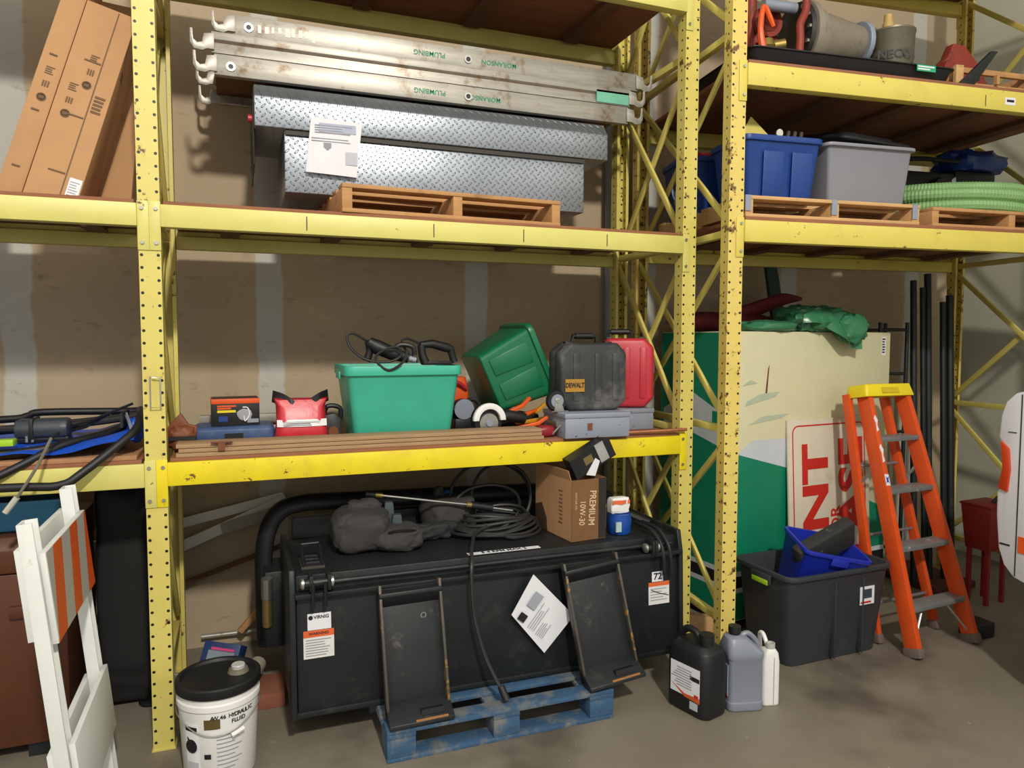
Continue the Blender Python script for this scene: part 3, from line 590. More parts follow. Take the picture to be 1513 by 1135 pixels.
# ---------------- floor at left ----------------
gb=thing('job_box','large brown steel job site box behind the barricade','tool chest',(-.86,.12,0)); BRS=M('brown_enamel','#573019',.5,.1,var=.15,dirt='#3a2416',dscale=6,dlo=.6,dhi=.8)
B().box(-.5,.5,0,.62,.06,.78).build('chest',BRS,gb,bevel=.008); B().prism([(-.012,.785),(.63,.785),(.63,.93),(.02,.93),(-.012,.88)],'x',-.505,.505).build('lid',BRS,gb,bevel=.006)
for x in (-.4,.4): B().box(x-.06,x+.06,.02,.6,0,.06).build('skid',BLKM,gb)
B().box(.02,.14,-.02,.0,.62,.66).build('handle',BRS,gb,bevel=.004); B().box(.3,.42,-.02,.0,.60,.65).build('hasp',BRS,gb,bevel=.004)
bt=thing('blue_bin','pale blue plastic tub standing on the brown job box','tub',(-.60,.40,.932)); tote_body(.44,.42,.13,.02,.03,.01,.015).build('tub',M('sky_blue_plastic','#3f86b4',.5),bt,bevel=.002); B().box(-.24,-.235,.05,.1,.06,.1).build('label',PAPER,bt)
tag(B().blob((-.20,.62,.53),.115,.20,.53,.28,.05,2,8,30,40,flat=0,crease=.05).build('black_mass',M('matte_black','#111213',.7,var=.3)),'tall black creased mass beside the brown job box','bag')  # near-black volume filling the dark area beside the job box
# A-frame barricade, end on
bc=thing('barricade','white folding A-frame barricade with orange and white striped panel','barricade',(-.31,-.43,0))
WP=M('barricade_white','#d9dcd8',.5,var=.06,dirt='#a49d88',dscale=9,dlo=.64,dhi=.74); ORR=M('reflective_orange','#dd4f1c',.35,var=.06); SILV=M('reflective_silver','#b5b4b4',.35,var=.06)
for s in (1,):
    m=Matrix.Translation((.012,0,1.17))@Matrix.Rotation(rad(-5.6),4,'Y')
    for y in (-.28,.28):
        b=B(); q=[(-.012,-.036),(.03,-.036),(.03,-.030),(-.004,-.030),(-.004,.030),(.03,.030),(.03,.036),(-.012,.036)]
        b.prism([(p[0],y+p[1]) for p in q],'z',-1.16,0,m=m); b.build('leg',WP,bc,bevel=.001)
    B().box(-.032,-.0125,-.30,.30,-.37,-.08,m=m).build('back_board',WP,bc,bevel=.001); B().box(-.032,-.0125,-.30,.30,-.97,-.74,m=m).build('back_board',WP,bc,bevel=.001)
    for y in (-.28,.28):
        for z in (-.03,-.15,-.35,-.85): B().cyl(m@Vector((s*.003,y,z)),m@Vector((s*.012,y,z)),.009,seg=8).build('bolt',STEEL,bc)
    pn=B().box(s*.031,s*.049,-.30,.30,-.39,-.10,m=m).build('striped_panel',WP,bc,bevel=.001)
    if s==1:
        for k in range(-1,3):
            y0=-.30+k*.24; sl=.30
                        # diagonal band clipped to the panel
            def clip(poly,lo,hi):
                def half(P,f,c):
                    o=[]
                    for i in range(len(P)):
                        a,b_=P[i],P[(i+1)%len(P)]; fa,fb=f(a)-c,f(b_)-c
                        if fa>=0: o.append(a)
                        if fa*fb<0: tt=fa/(fa-fb); o.append((a[0]+(b_[0]-a[0])*tt,a[1]+(b_[1]-a[1])*tt))
                    return o
                P=half(poly,lambda p:p[0],lo); return half(P,lambda p:-p[0],-hi) if P else P
            P=clip([(y0,-.388),(y0+.12,-.388),(y0+.12+.09,-.102),(y0+.09,-.102)],-.297,.297)
            if len(P)>2: B().prism(P,'x',.0492,.0505,m=m).build('orange_stripe',ORR,pn)
            P=clip([(y0+.12,-.388),(y0+.24,-.388),(y0+.24+.09,-.102),(y0+.12+.09,-.102)],-.297,.297)
            if len(P)>2: B().prism(P,'x',.0492,.0505,m=m).build('silver_stripe',SILV,pn)
    B().box(s*.031,s*.049,-.30,.30,-.97,-.72,m=m).build('lower_board',WP,bc,bevel=.001)
# oil filter box, newspaper, scraps behind the pail
ofb=thing('filter_box','blue and white retail box lying tilted behind the white pail','box',(.165,.36,.0),(rad(-28),rad(6),rad(-25))); B().box(-.09,.09,-.04,.05,.06,.27).build('carton',M('navy_print','#1c3566',.5,var=.1),ofb,bevel=.002); B().box(-.091,.091,-.0412,.0512,.06,.12).build('white_panel',PAPER,ofb); B().box(-.06,.07,-.0425,-.0405,.15,.23).build('grey_panel',M('slate_print','#7c8792',.6),ofb); printlines(ofb,M('pink_ink','#c83a78',.6),-.05,.07,.245,2,.016,.012,-.0415); B().box(-.06,.0,-.0425,-.0405,.128,.142).build('pale_panel',PAPER,ofb)
tag(B().box(.02,.36,.24,.58,0,.04).build('timber_offcut',WOODD,bevel=.004),'short dark timber offcut on the floor under the blue box','board')
npz=thing('newspaper','rolled newspaper lying on the floor behind the pail','newspaper',(.345,.30,.115)); b=B(); b.tube([(-.03,-.12,0),(.0,0,0),(.04,.13,.01)],.04,14); b.build('roll',M('newsprint','#a79d8c',.8,var=.3,scale=40),npz); B().tube([(-.03,-.1215,0),(-.029,-.119,0)],.026,14).build('roll_core',BLK,npz)
tag(B().box(.30,.50,.20,.42,0,.07).build('brick',M('red_brick','#8a5640',.85,var=.2),bevel=.004),'reddish block on the floor behind the pail','brick')
pk=tag(B().lathe([(0,0),(.045,0),(.05,.012),(.04,.018),(.0,.016)],20,(-.10,.46,0)).build('plastic_disc',BLK),'round black plastic disc on the floor beside the left rack post','disc')
wr=thing('steel_clamp','small zinc clamp piece lying on the floor behind the rack post','clamp',(-.10,.62,0),rad(10)); B().box(-.06,.0,-.02,.02,0,.10).build('bracket',M('grey_steel','#7d7c76',.5,.4),wr,bevel=.002); B().tube([(0,0,.02),(.05,.0,.05),(.12,0,.04),(.2,.0,.05)],.009,8,4).build('screw',STEEL,wr)
# timber and trim leaning along the wall behind
for i,(a,b_,w,h,mt_,lb) in enumerate((((-.5,.97,.63),(.55,.97,.84),.02,.05,WTIM,'upper white trim board slanting along the wall beside the rack'),((-.35,.93,.47),(.56,.93,.83),.02,.055,WTIM,'long white trim board leaning up toward the black bucket'),((-.45,.99,.25),(.75,.99,.62),.02,.025,WOODD,'thin brown strip of wood leaning along the drywall'),((.30,.95,.1),(.62,.98,.42),.03,.03,WOODP,'short pine stick leaning near the floor by the bucket'),((.22,.90,.70),(.5,.90,.77),.015,.06,M('grey_trim','#9a958a',.7,var=.2),'short grey trim offcut lying behind the white boards'))):
    a,b_=Vector(a),Vector(b_); d=b_-a; mm=Matrix.Translation(a)@d.to_track_quat('X','Z').to_matrix().to_4x4()
    tag(B().box(0,d.length,-w/2,w/2,-h/2,h/2,m=mm).build('timber_strip',mt_,bevel=.002),lb,'board')
tag(B().cyl((.1,1.02,.07),(1.0,1.02,.06),.014).build('conduit',GALV),'grey metal conduit running along the wall near the floor','pipe')
# pail
pl=thing('pail','white five gallon hydraulic fluid pail with black lid','bucket',(.225,-.215,0))
b=B(); b.lathe([(.0,0),(.130,0),(.134,.006),(.150,.30),(.156,.305),(.156,.325),(.1505,.33),(.1505,.352),(0,.352)],44); b.build('shell',WHT,pl)
b=B(); b.lathe([(.0,.353),(.158,.353),(.161,.357),(.161,.388),(.155,.393),(.142,.392),(.137,.381),(.0,.381)],44); b.build('lid',BLK,pl)
B().lathe([(0,.381),(.042,.381),(.036,.395),(.03,.396),(0,.396)],24,(.075,.015,0)).build('spout_collar',M('amber_clear','#6e6656',.3),pl); B().lathe([(0,.396),(.026,.396),(.027,.408),(.024,.412),(0,.412)],24,(.075,.015,0)).build('spout_cap',M('pale_cap','#b9b8b6',.4),pl)
def onpail(a,z,eps=.0012):
    r=.134+(.150-.134)*(z/.30)+eps; return (r*math.sin(a),-r*math.cos(a),z)
def pailpatch(name,a0,a1,z0,z1_,mat,eps=.0012): B().sheet(lambda u,v:onpail(a0+(a1-a0)*u,z0+(z1_-z0)*v,eps),max(2,int(abs(a1-a0)*12)),2,.0005).build(name,mat,pl)
pailpatch('label_panel',-.95,-.5,.02,.255,M('label_white','#e9ebee',.5,var=.03)); pailpatch('gold_badge',-.35,.05,.235,.275,M('brown_gold','#5a4a26',.5),.0016)
pailpatch('label_header',-.93,-.55,.225,.243,INK,.002); pailpatch('label_print',-.92,-.55,.05,.10,M('ink_pale','#b9bcc4',.6),.002)
B().lathe([(.018,0),(.027,0),(.027,.001),(.018,.001)],20).build('round_emblem',INK,pl).matrix_local=Matrix.Translation(onpail(-.74,.165,.002))@Matrix.Rotation(-.74,4,'Z')@Matrix.Rotation(PI/2,4,'X')
B().prism([(-.016,.02),(-.02,.035),(.0,.018),(.014,.01),(.012,-.016),(.0,-.008),(-.012,-.016)],'y',-.001,.001).build('horse_emblem',INK,pl).matrix_local=Matrix.Translation(onpail(-.74,.165,.003))@Matrix.Rotation(-.74,4,'Z')
for i in range(9): pailpatch('print_line',-.05,.62-.1*(i%3),.205-i*.017,.209-i*.017,INKG,.0016)
pailpatch('barcode',-.38,-.2,.115,.135,INK); 
for s,a,z in (('AW 46 HYDRAULIC',.42,.287),('FLUID',.55,.262)):
    for i,ch in enumerate(s):
        an=a+(i-len(s)/2)*.075; 
        if ch!=' ': text(pl,ch,.022,(0,0,0),INK,bold=.02).matrix_local=Matrix.Translation(onpail(an,z-.008,.0012))@Matrix.Rotation(an,4,'Z')@Matrix.Rotation(PI/2,4,'X')
B().tube([onpail(a,.285-.075*math.cos((a-0)*.98)**2,.010) for a in [-1.55+3.1*i/24 for i in range(25)]],.0022,6).build('wire_bail',STEEL,pl); B().tube([onpail(.3+.3*i/4,.205+.012*i/4,.016) for i in range(5)],.009,8).build('bail_grip',WHT,pl)
# ---------------- loader bucket on the blue pallet ----------------
pallet('blue_pallet','worn blue painted block pallet under the black loader bucket',(.86,-.435,0),0,1.04,.95,.135,BLUEP,True)
bk=thing('loader_bucket','black steel skid steer bucket with two mounting plates and warning stickers','bucket attachment',(1.46,0,.137))
zb=.137
def bz(z): return z-zb
B().prism([(-.205,bz(.14)),(-.185,bz(.645)),(-.165,bz(.66)),(-.165,bz(.735)),(.42,bz(.735)),(.52,bz(.6)),(.52,bz(.3)),(.3,bz(.14))],'x',-.93,.935).build('shell',BLKM,bk,bevel=.006)
B().box(-.935,.94,-.225,-.16,bz(.652),bz(.672)).build('back_ledge',BLKM,bk,bevel=.003); B().cyl((-.8,-.178,bz(.70)),(.9,-.178,bz(.70)),.011).build('reinforcing_rod',BLKM,bk)
B().box(-.935,.94,-.215,-.19,bz(.14),bz(.165)).build('cutting_edge',BLKM,bk,bevel=.003)
for s in (-1,1):
    x=s*.945; B().prism([(-.225,bz(.138)),(-.205,bz(.66)),(-.18,bz(.765)),(.44,bz(.765)),(.56,bz(.6)),(.56,bz(.3)),(.34,bz(.138))],'x',x-.012,x+.012).build('side_plate',BLKM,bk,bevel=.004)
B().tube([(-1.035,.47,bz(.2)),(-1.04,.47,bz(.45)),(-1.03,.47,bz(.72)),(-.97,.47,bz(.86)),(-.85,.47,bz(.905)),(-.6,.47,bz(.90)),(.0,.5,bz(.88)),(.7,.5,bz(.86))],.048,12,5,flat=.7).build('curved_guard',BLK,bk)
B().box(-.9,.9,.43,.50,bz(.735),bz(.84)).build('rear_lip',BLKM,bk,bevel=.006)
B().box(-1.04,-.95,.30,.54,bz(.25),bz(.62)).build('grapple_arm',BLKM,bk,bevel=.01); B().cyl((-1.03,.30,bz(.36)),(-1.03,.28,bz(.56)),.022).build('cylinder_rod',M('brass_rod','#b49a62',.3,.8),bk); B().cyl((-1.03,.285,bz(.50)),(-1.03,.275,bz(.60)),.026).build('cylinder_gland',STEEL,bk)
def mount(x0,x1,skew):
    m=Matrix.Translation((x0-1.46,-.235,bz(.66)))@Matrix.Shear('XY',4,(0,0))
    w=x1-x0; A=rad(13.5)
    m=Matrix.Translation((x0-1.46,-.225,bz(.655)))@Matrix.Rotation(skew,4,'Y')@Matrix.Rotation(-A,4,'X')
    h=.53
    p=B().box(.0,w,-.012,.0,-h,0,m=m).build('mounting_plate',M('scuffed_plate','#24282a',.5,.2,var=.35,dirt='#665f56',dscale=8,dlo=.58,dhi=.78),bk,bevel=.002)
    B().prism([(-.05,-.015),(-.05,-.03),(-.012,-.075),(-.012,.0)],'x',0,w,m=m).build('hook_lip',BLKM,p,bevel=.003)
    for x in (0,w-.012): B().box(x,x+.012,-.045,.0,-h,.02,m=m).build('side_flange',M('worn_edge_steel','#55504a',.5,.4,var=.3,dirt='#a07a3e',dscale=10,dlo=.56,dhi=.62),p,bevel=.002)
    B().prism([(-.1,-h-.005),(-.012,-h+.07),(.0,-h+.07),(.0,-h-.0),(-.1,-h-.02)],'x',0,w,m=m).build('bottom_lip',BLKM,p,bevel=.002)
    B().box(w*.5,w*.85,-.085,-.055,-h+.012,-h+.035,m=m).build('latch_slot',BLK,p)
    B().box(w*.4,w*.9,-.099,-.094,-h-.016,-h+.004,m=m).build('rust_edge',M('bare_rust','#a5703c',.7,.2,var=.3,scale=14),p)
    return p,m
pA,mA=mount(.862,1.135,rad(-1)); pB,mB=mount(1.725,2.01,rad(-6))
# hinge lugs with hanging rods
for x0,x1,z in ((.555,.675,.715),(2.19,2.255,.70)):
    h=B().cyl((x0-1.46,-.215,bz(z)),(x1-1.46,-.215,bz(z)),.018).build('hinge_pin',BLKM,bk)
    for x in (x0,x1): B().lathe([(0,-.012),(.016,-.01),(.024,-.004),(.024,.006),(0,.006)],16,(x-1.46,-.215,bz(z)),'x').build('pin_cap',STEEL,h)
    for x in (x0+.035,x1-.012): B().box(x-1.468,x-1.452,-.24,-.165,bz(z-.03),bz(z+.035)).build('lug',BLKM,h,bevel=.003)
for x in (.595,.645): B().tube([(x-1.46,-.245,bz(.72)),(x-1.46,-.24,bz(.65)),(x-1.46,-.235,bz(.618))],.008,8).build('hanging_rod',BLKM,bk)
for x in (2.285,2.325): B().tube([(x-1.50,-.02,bz(.78)),(x-1.47,-.12,bz(.765)),(x-1.46,-.20,bz(.71)),(x-1.455,-.225,bz(.64)),(x-1.45,-.225,bz(.555))],.010,8,4).build('hanging_rod',BLKM,bk)
lat=B().box(-.90,-.80,-.10,.06,bz(.736),bz(.748)).build('latch_plate',M('dusty_steel','#45423a',.6,.3),bk,bevel=.002)
for y in (-.07,-.02,.03): B().box(-.88,-.82,y-.012,y+.012,bz(.748),bz(.765)).build('latch_rung',BLKM,lat,bevel=.003)
B().tube([(-.89,-.09,bz(.75)),(-.89,-.0,bz(.80)),(-.89,.05,bz(.81)),(-.81,.05,bz(.81)),(-.81,.0,bz(.80)),(-.81,-.09,bz(.75))],.006,6).build('latch_bail',BLKM,lat)
# stickers on the slanted back sheet
SL=Matrix.Translation((0,-.205,bz(.14)))@Matrix.Rotation(-math.atan2(.02,.505),4,'X')   # sheet frame: z up the sheet
def stick(name,x0,x1,za,zc,mat,off=.0012): return B().box(x0-1.46,x1-1.46,-off-.0008,-off+.0004,za,zc,m=SL).build(name,mat,bk)
stick('maker_sticker',.575,.672,.365,.435,PAPER); 
text(bk,'VIRNIG',.0195,SL@Vector((.632-1.46,-.0026,.418)),INK,bold=.025); B().lathe([(.004,0),(.0095,0),(.0095,.001),(.004,.001)],14).build('round_mark',INK,bk).matrix_local=SL@Matrix.Translation((.588-1.46,-.0026,.418))@Matrix.Rotation(PI/2,4,'X')
stick('warning_sticker',.557,.683,.245,.363,M('label_cream','#d8d8d4',.6)); stick('orange_band',.557,.683,.335,.363,M('warning_orange','#d8602e',.6),.002); text(bk,'WARNING',.017,SL@Vector((.62-1.46,-.0032,.349)),INK,bold=.02)
printlines(bk,INKG,.566-1.46,.675-1.46,.325,7,.011,.004,-.002,extra=SL)
stick('number_sticker',2.245,2.31,.375,.425,PAPER); text(bk,'72',.048,SL@Vector((2.278-1.46,-.0026,.40)),INK,bold=.02)
stick('warning_sticker',2.225,2.345,.26,.372,M('label_cream','#d8d8d4',.6)); stick('orange_band',2.225,2.345,.352,.372,M('warning_orange','#d8602e',.6),.002); printlines(bk,INKG,2.235-1.46,2.335-1.46,.34,5,.014,.004,-.002,seed=8,extra=SL)
B().tube([SL@Vector((2.24-1.46,-.004,.335)),SL@Vector((2.29-1.46,-.006,.315)),SL@Vector((2.34-1.46,-.004,.30))],.0018,5).build('printed_arrow',INK,bk)
B().box(1.30-1.46,1.66-1.46,-.14,-.105,bz(.7355),bz(.737)).build('label_strip',PAPER,bk); text(bk,'5 4 RPM MAX 2',.034,(1.48-1.46,-.123,bz(.7375)),INK,face='+z',bold=.02)
ps=B().sheet(lambda u,v:(lambda a,b_,c,d:tuple((a[i]*(1-u)+b_[i]*u)*(1-v)+(d[i]*(1-u)+c[i]*u)*v for i in range(3)))(Vector((1.475-1.46,-.235,bz(.467))),Vector((1.64-1.46,-.235,bz(.262))),Vector((1.79-1.46,-.24,bz(.423))),Vector((1.585-1.46,-.222-.02*abs(.5-u),bz(.643)))),8,8,.0008).build('paper_sheet',PAPER,bk,label='printed white paper taped on askew')
pm=Matrix.Translation((1.621-1.46,-.2405,bz(.448)))@Matrix.Rotation(rad(-51),4,'Y')
B().box(.0,.075,-.0035,-.0015,.045,.095,m=pm).build('printed_picture',M('ink_mid_blue_grey','#9aa0ac',.7),bk)
B().box(-.075,-.038,-.0035,-.0015,.055,.095,m=pm).build('printed_picture',INK,bk); printlines(bk,INKG,-.08,.06,.025,4,.012,.003,-.0015,extra=pm); printlines(bk,INKG,-.085,-.01,-.03,5,.01,.003,-.0015,seed=9,extra=pm)
text(bk,'O',.035,mA@Vector((.19,-.0135,-.13)),M('chalk','#8b8a84',.8))
bk.children[-1].name='chalk_mark'
# ---------------- things lying on the bucket ----------------
CANV=M('grey_black_canvas','#3b3937',.85,var=.3,scale=5,dirt='#2a2927',dscale=6,dlo=.5,dhi=.75,bump=.4,bscale=120); ZK=.7375
tg=thing('tool_bag','slumped dark canvas tool bag on the left of the bucket top','bag',(.92,.13,ZK),rad(-6)); B().blob((-.07,0,.095),.135,.12,.10,.5,.08,3.2,1,64,44,flat=0,crease=.05).build('bag_body',CANV,tg); B().blob((.10,-.03,.055),.115,.10,.058,.55,.1,4,9,54,36,flat=0,crease=.06).build('side_pouch',CANV,tg)
B().blob((-.06,.03,.185),.085,.05,.045,.6,.2,6,12,44,28,crease=.1).build('open_flap',CANV,tg); B().tube([(.05,-.12,.10),(.10,-.135,.115),(.17,-.11,.10),(.2,-.06,.06)],.006,6,5).build('strap',BLK,tg)
for x,h in ((.065,.21),(.10,.155)): B().prism([(x-.032,.06),(x+.034,.06),(x+.022,h),(x-.018,h)],'y',.02-.6*(.21-h),.06-.6*(.21-h)).build('tool_handle',M('slate_rubber','#3b474b',.6),tg,bevel=.006)
tg2=thing('tool_bag','crumpled grey canvas bag behind the pressure hose, middle of bucket','bag',(1.30,.30,ZK),rad(10)); B().blob((.03,0,.09),.14,.11,.092,.5,.09,3,4,64,44,flat=0,crease=.05).build('bag_body',CANV,tg2); B().blob((-.09,-.09,.04),.12,.06,.045,.6,.15,4,6,50,30,flat=0,crease=.15).build('side_pouch',M('black_canvas','#2a2a2b',.8,var=.3),tg2); B().prism([(-.03,.12),(.05,.12),(.03,.22),(-.01,.22)],'y',.06,.1).build('tool_handle',CANV,tg2,bevel=.01)
bc2=tag(B().lathe([(0,0),(.03,0),(.035,.1),(.03,.17),(.02,.185),(0,.19)],16,(1.36,.42,.737)).build('spray_can',M('cyan_cap','#1478c8',.4)),'small bright blue cap standing behind the canvas bags','can')
ln=thing('pressure_lance','steel pressure washer lance with brass fittings lying over the bags','lance'); B().cyl((.90,.19,.985),(1.385,.17,.90),.0065).build('pipe',STEEL,ln); B().cyl((.885,.19,.988),(.93,.189,.98),.016).build('nozzle',BLK,ln); B().cyl((.93,.189,.98),(.965,.187,.974),.013).build('brass_fitting',BRASS,ln); B().cyl((1.385,.17,.90),(1.41,.17,.895),.014).build('brass_fitting',BRASS,ln); B().cyl((1.41,.17,.895),(1.52,.168,.872),.019,.02).build('grip',BLK,ln); B().cyl((1.52,.168,.872),(1.63,.165,.85),.007).build('inlet_tube',STEEL,ln)
hs=thing('pressure_hose','long coil of black pressure hose draped over the bucket','hose')
pts=[]
def loop(cx,cy,cz,r,rz,n,t0,tilt,dz=0):
    for i in range(n):
        a=t0+2*PI*i/n; pts.append((cx+r*math.cos(a),cy+tilt*math.sin(a)+.01*math.sin(3*a+cx*9),cz+rz*math.sin(a)+dz*i/n))
loop(1.57,.33,.885,.23,.185,10,-.5*PI,.05); loop(1.52,.26,.85,.19,.13,10,-.5*PI,-.03); loop(1.62,.3,.90,.17,.17,10,-.5*PI,.02)
for k in range(7):
    for i in range(10):
        a=-.5*PI+2*PI*i/10+.3*k; r=.24-.012*k; pts.append((1.55+r*math.cos(a)*1.0,.20+r*.72*math.sin(a),.755+.014*k+.012*math.sin(2*a+k)))
pts+= [(1.42,.05,.80),(1.33,-.10,.775),(1.285,-.235,.735),(1.275,-.262,.66),(1.285,-.27,.5),(1.32,-.30,.34),(1.36,-.34,.235),(1.385,-.37,.185)]
B().tube(pts,.0085,7,4).build('hose_line',M('black_hose_rubber','#2b2b2b',.5,var=.2),hs); B().cyl((1.378,-.362,.205),(1.395,-.39,.152),.016,.018).build('hose_end',BLK,hs)
tag(B().blob((1.72,.33,.77),.07,.06,.033,.8,.3,8,4,flat=.737).build('fitting_pile',BLKM),'clump of dark metal fittings beside the hose coil','fittings')
cb=thing('oil_carton','worn brown motor oil carton turned on its side with opened top','box',(1.835,-.115,ZK),rad(6)); Hc=.305
for nm,a in (('side_panel',(0,.2,0,.004,0,Hc)),('side_panel',(0,.2,.366,.37,0,Hc)),('side_panel',(0,.004,.004,.366,0,Hc)),('side_panel',(.196,.2,.004,.366,0,Hc)),('bottom_panel',(.004,.196,.004,.366,0,.004))):
    B().box(*a).build(nm,CARDD if a[3]-a[2]<.01 and a[2]==0 else CARD,cb)
B().box(.004,.196,.0,.003,0,.08,m=Matrix.Translation((-.0,.372,Hc))@Matrix.Rotation(rad(-38),4,'X')).build('flap',CARD,cb); B().box(0,.003,.01,.36,0,.05,m=Matrix.Translation((-.001,0,Hc))@Matrix.Rotation(rad(-18),4,'Y')).build('flap',CARD,cb)
B().box(.155,.1995,-.0018,.0,0.004,Hc).build('black_band',M('black_print2','#241f1a',.7),cb); CI=M('tan_ink','#d0b48c',.8)
text(cb,'PREMIUM',.052,(.115,-.0022,.16),CI,roll=-PI/2-.06,bold=.015,sx=.82); text(cb,'10W-30',.046,(.058,-.0022,.14),CI,roll=-PI/2-.06,bold=.012,sx=.8); text(cb,'MOTOR OIL',.016,(.022,-.0022,.20),CI,roll=-PI/2)
printlines(cb,CARDINK,.09,.13,.24,9,.02,.008,-.0002,'-x'); B().prism([(.24,.0),(.366,.0),(.366,.12),(.30,.14),(.25,.07)],'x',-.0016,-.0004).build('oil_stain',M('oil_stain','#4a3320',.8,var=.3),cb)
bb=thing('black_carton','open black box with torn white flap sticking out of oil carton','box',(1.985,-.072,ZK+.405),(rad(4),rad(-28),rad(0))); bb.scale=(1,.78,1); 
for a in ((-.15,.09,-.05,-.046,-.03,.075),(-.15,.09,.046,.05,-.03,.075),(-.15,.09,-.046,.046,-.03,-.026),(-.15,-.146,-.046,.046,-.026,.075),(-.15,.05,-.046,.046,.071,.075)): B().box(*a).build('panel',BLK,bb)
B().box(.0,.05,-.058,-.0505,-.02,.078).build('silver_panel',M('silver_card','#a9a9a6',.5,.2,var=.3,scale=20),bb); B().prism([(-.10,-.03),(-.02,.02),(-.005,-.005),(-.06,-.06)],'y',-.06,-.055).build('torn_flap',PAPER,bb); B().box(-.08,-.03,-.0525,-.0505,.01,.05).build('gold_print',M('dull_gold','#6f6238',.6),bb)
cu=thing('blue_tub','small blue plastic tub beside the oil carton on bucket','tub',(2.145,-.03,ZK)); B().lathe([(0,0),(.056,0),(.06,.006),(.063,.07),(.058,.09),(.058,.10),(0,.10)],26).build('tub',M('tub_blue','#15489c',.4),cu); B().box(-.052,-.022,-.0655,-.056,.02,.07).build('label',M('pale_label','#a7c0c4',.6),cu)
wc=thing('wipes_pouch','crumpled white and orange pouch standing on the blue tub','pouch',(2.14,-.03,ZK+.101)); B().blob((0,0,.042),.055,.028,.044,.3,.08,7,3,40,26,flat=0,crease=.08).build('pouch',WHT,wc); B().sheet(lambda u,v:(-.05+.1*u,-.031+.004*math.sin(u*9),.052+.02*v),8,2,.001).build('orange_print',M('orange_print','#e06a3a',.6),wc)
tag(B().lathe([(0,0),(.018,0),(.018,.12),(.008,.14),(.008,.165),(0,.165)],14,(2.12,.10,ZK)).build('white_bottle',WHT),'slim white bottle between oil carton and blue tub','bottle')
tag(B().tube([(2.20,.05,.76),(2.24,.06,.80),(2.28,.03,.79),(2.33,-.02,.765)],.022,8,4).build('black_strap',BLKR),'black rubber strap at the right end of the bucket top','strap')
# ---------------- fluid jugs ----------------
def jug_body(w,d,h,r,sh):
    return [rrect(w-.02,d-.02,r,0),rrect(w,d,r,.012),rrect(w,d,r,h-sh),rrect(w*.93,d*.93,r,h-sh*.6),rrect(w*.7,d*.72,r*.8,h)]
j1=thing('oil_jug','large black oil jug with white label, left of three jugs','jug',(2.31,-.49,0),rad(15)); 
b=B(); b.loft([rrect(.15,.23,.04,0),rrect(.165,.245,.045,.012),rrect(.165,.245,.045,.255),rrect(.15,.225,.045,.30),rrect(.11,.17,.04,.325)]); b.build('jug_body',BLK,j1,bevel=.004)
B().lathe([(0,0),(.03,0),(.03,.02),(.034,.02),(.034,.052),(0,.054)],20,(.0,-.055,.322)).build('screw_cap',BLK,j1); B().tube([(0,-.02,.315),(0,.0,.36),(0,.06,.365),(0,.10,.32),(0,.11,.29)],.017,9,4).build('handle',BLK,j1)
B().box(-.0845,-.082,-.085,.085,.085,.23).build('label',PAPER,j1); B().box(-.0855,-.0845,-.085,-.03,.17,.19).build('label_logo',INK,j1); printlines(j1,INKG,-.04,.08,.21,8,.012,.004,-.0848,'-x',seed=6); B().box(-.0855,-.0845,-.08,-.055,.095,.11).build('red_mark',REDP,j1)
B().box(-.0845,-.082,-.075,-.03,.035,.07).build('barcode_label',M('grey_label','#b9bcc0',.6),j1); B().prism([(-.085,.1),(-.085,.075),(.0,.08),(.08,.125),(.0,.095)],'x',-.0852,-.082).build('orange_swoosh',M('orange_red','#c8552a',.6),j1)
j2=thing('fluid_jug','tall grey jug with black cap, middle of three jugs','jug',(2.525,-.535,0),rad(-14)); JG=M('grey_jug_plastic','#7b818e',.4,var=.06)
b=B(); b.loft([rrect(.165,.14,.025,0),rrect(.175,.15,.03,.008),rrect(.175,.15,.03,.04),rrect(.168,.143,.028,.046),rrect(.168,.143,.028,.24),rrect(.176,.15,.03,.248),rrect(.176,.15,.03,.275),rrect(.10,.09,.03,.335,cx=-.03),rrect(.055,.055,.025,.345,cx=-.035)]); b.build('jug_body',JG,j2,bevel=.003)
B().lathe([(0,.343),(.024,.343),(.024,.352),(.029,.353),(.029,.384),(0,.386)],20,(-.035,0,0)).build('screw_cap',BLK,j2); B().tube([(-.01,-.0,.33),(.03,-.0,.345),(.075,0,.30),(.083,0,.25)],.013,9,4).build('handle',JG,j2); B().box(-.087,-.0835,-.05,.05,.07,.215).build('label',M('blue_grey_label','#9aa6bd',.6),j2); B().box(-.0875,-.087,-.05,.05,.06,.075).build('red_strip',REDP,j2)
j3=thing('white_bottle','narrow white bottle with side handle, right of three jugs','bottle',(2.665,-.54,0),rad(-14)); 
b=B(); b.loft([rrect(.08,.125,.018,0),rrect(.087,.135,.02,.008),rrect(.087,.135,.02,.21),rrect(.07,.09,.02,.255,cy=-.025),rrect(.04,.045,.018,.275,cy=-.045)]); b.build('bottle_body',WHT,j3,bevel=.002)
B().lathe([(.006,.274),(.021,.274),(.021,.30),(.016,.30),(.014,.28)],18,(0,-.045,0)).build('neck_ring',M('neck_grey','#b7b7b2',.4),j3); B().tube([(0,-.02,.268),(-.005,.02,.315),(-.005,.055,.305),(0,.062,.25),(0,.06,.2)],.010,8,4).build('handle',WHT,j3); B().box(-.0452,-.043,-.03,.05,.05,.19).build('label',M('pale_blue_label','#c8ccd8',.6),j3); printlines(j3,INK,-.025,.045,.18,5,.026,.012,-.0452,'-x'); B().box(.008,.011,-.069,-.0665,.01,.24).build('level_stripe',INKG,j3)
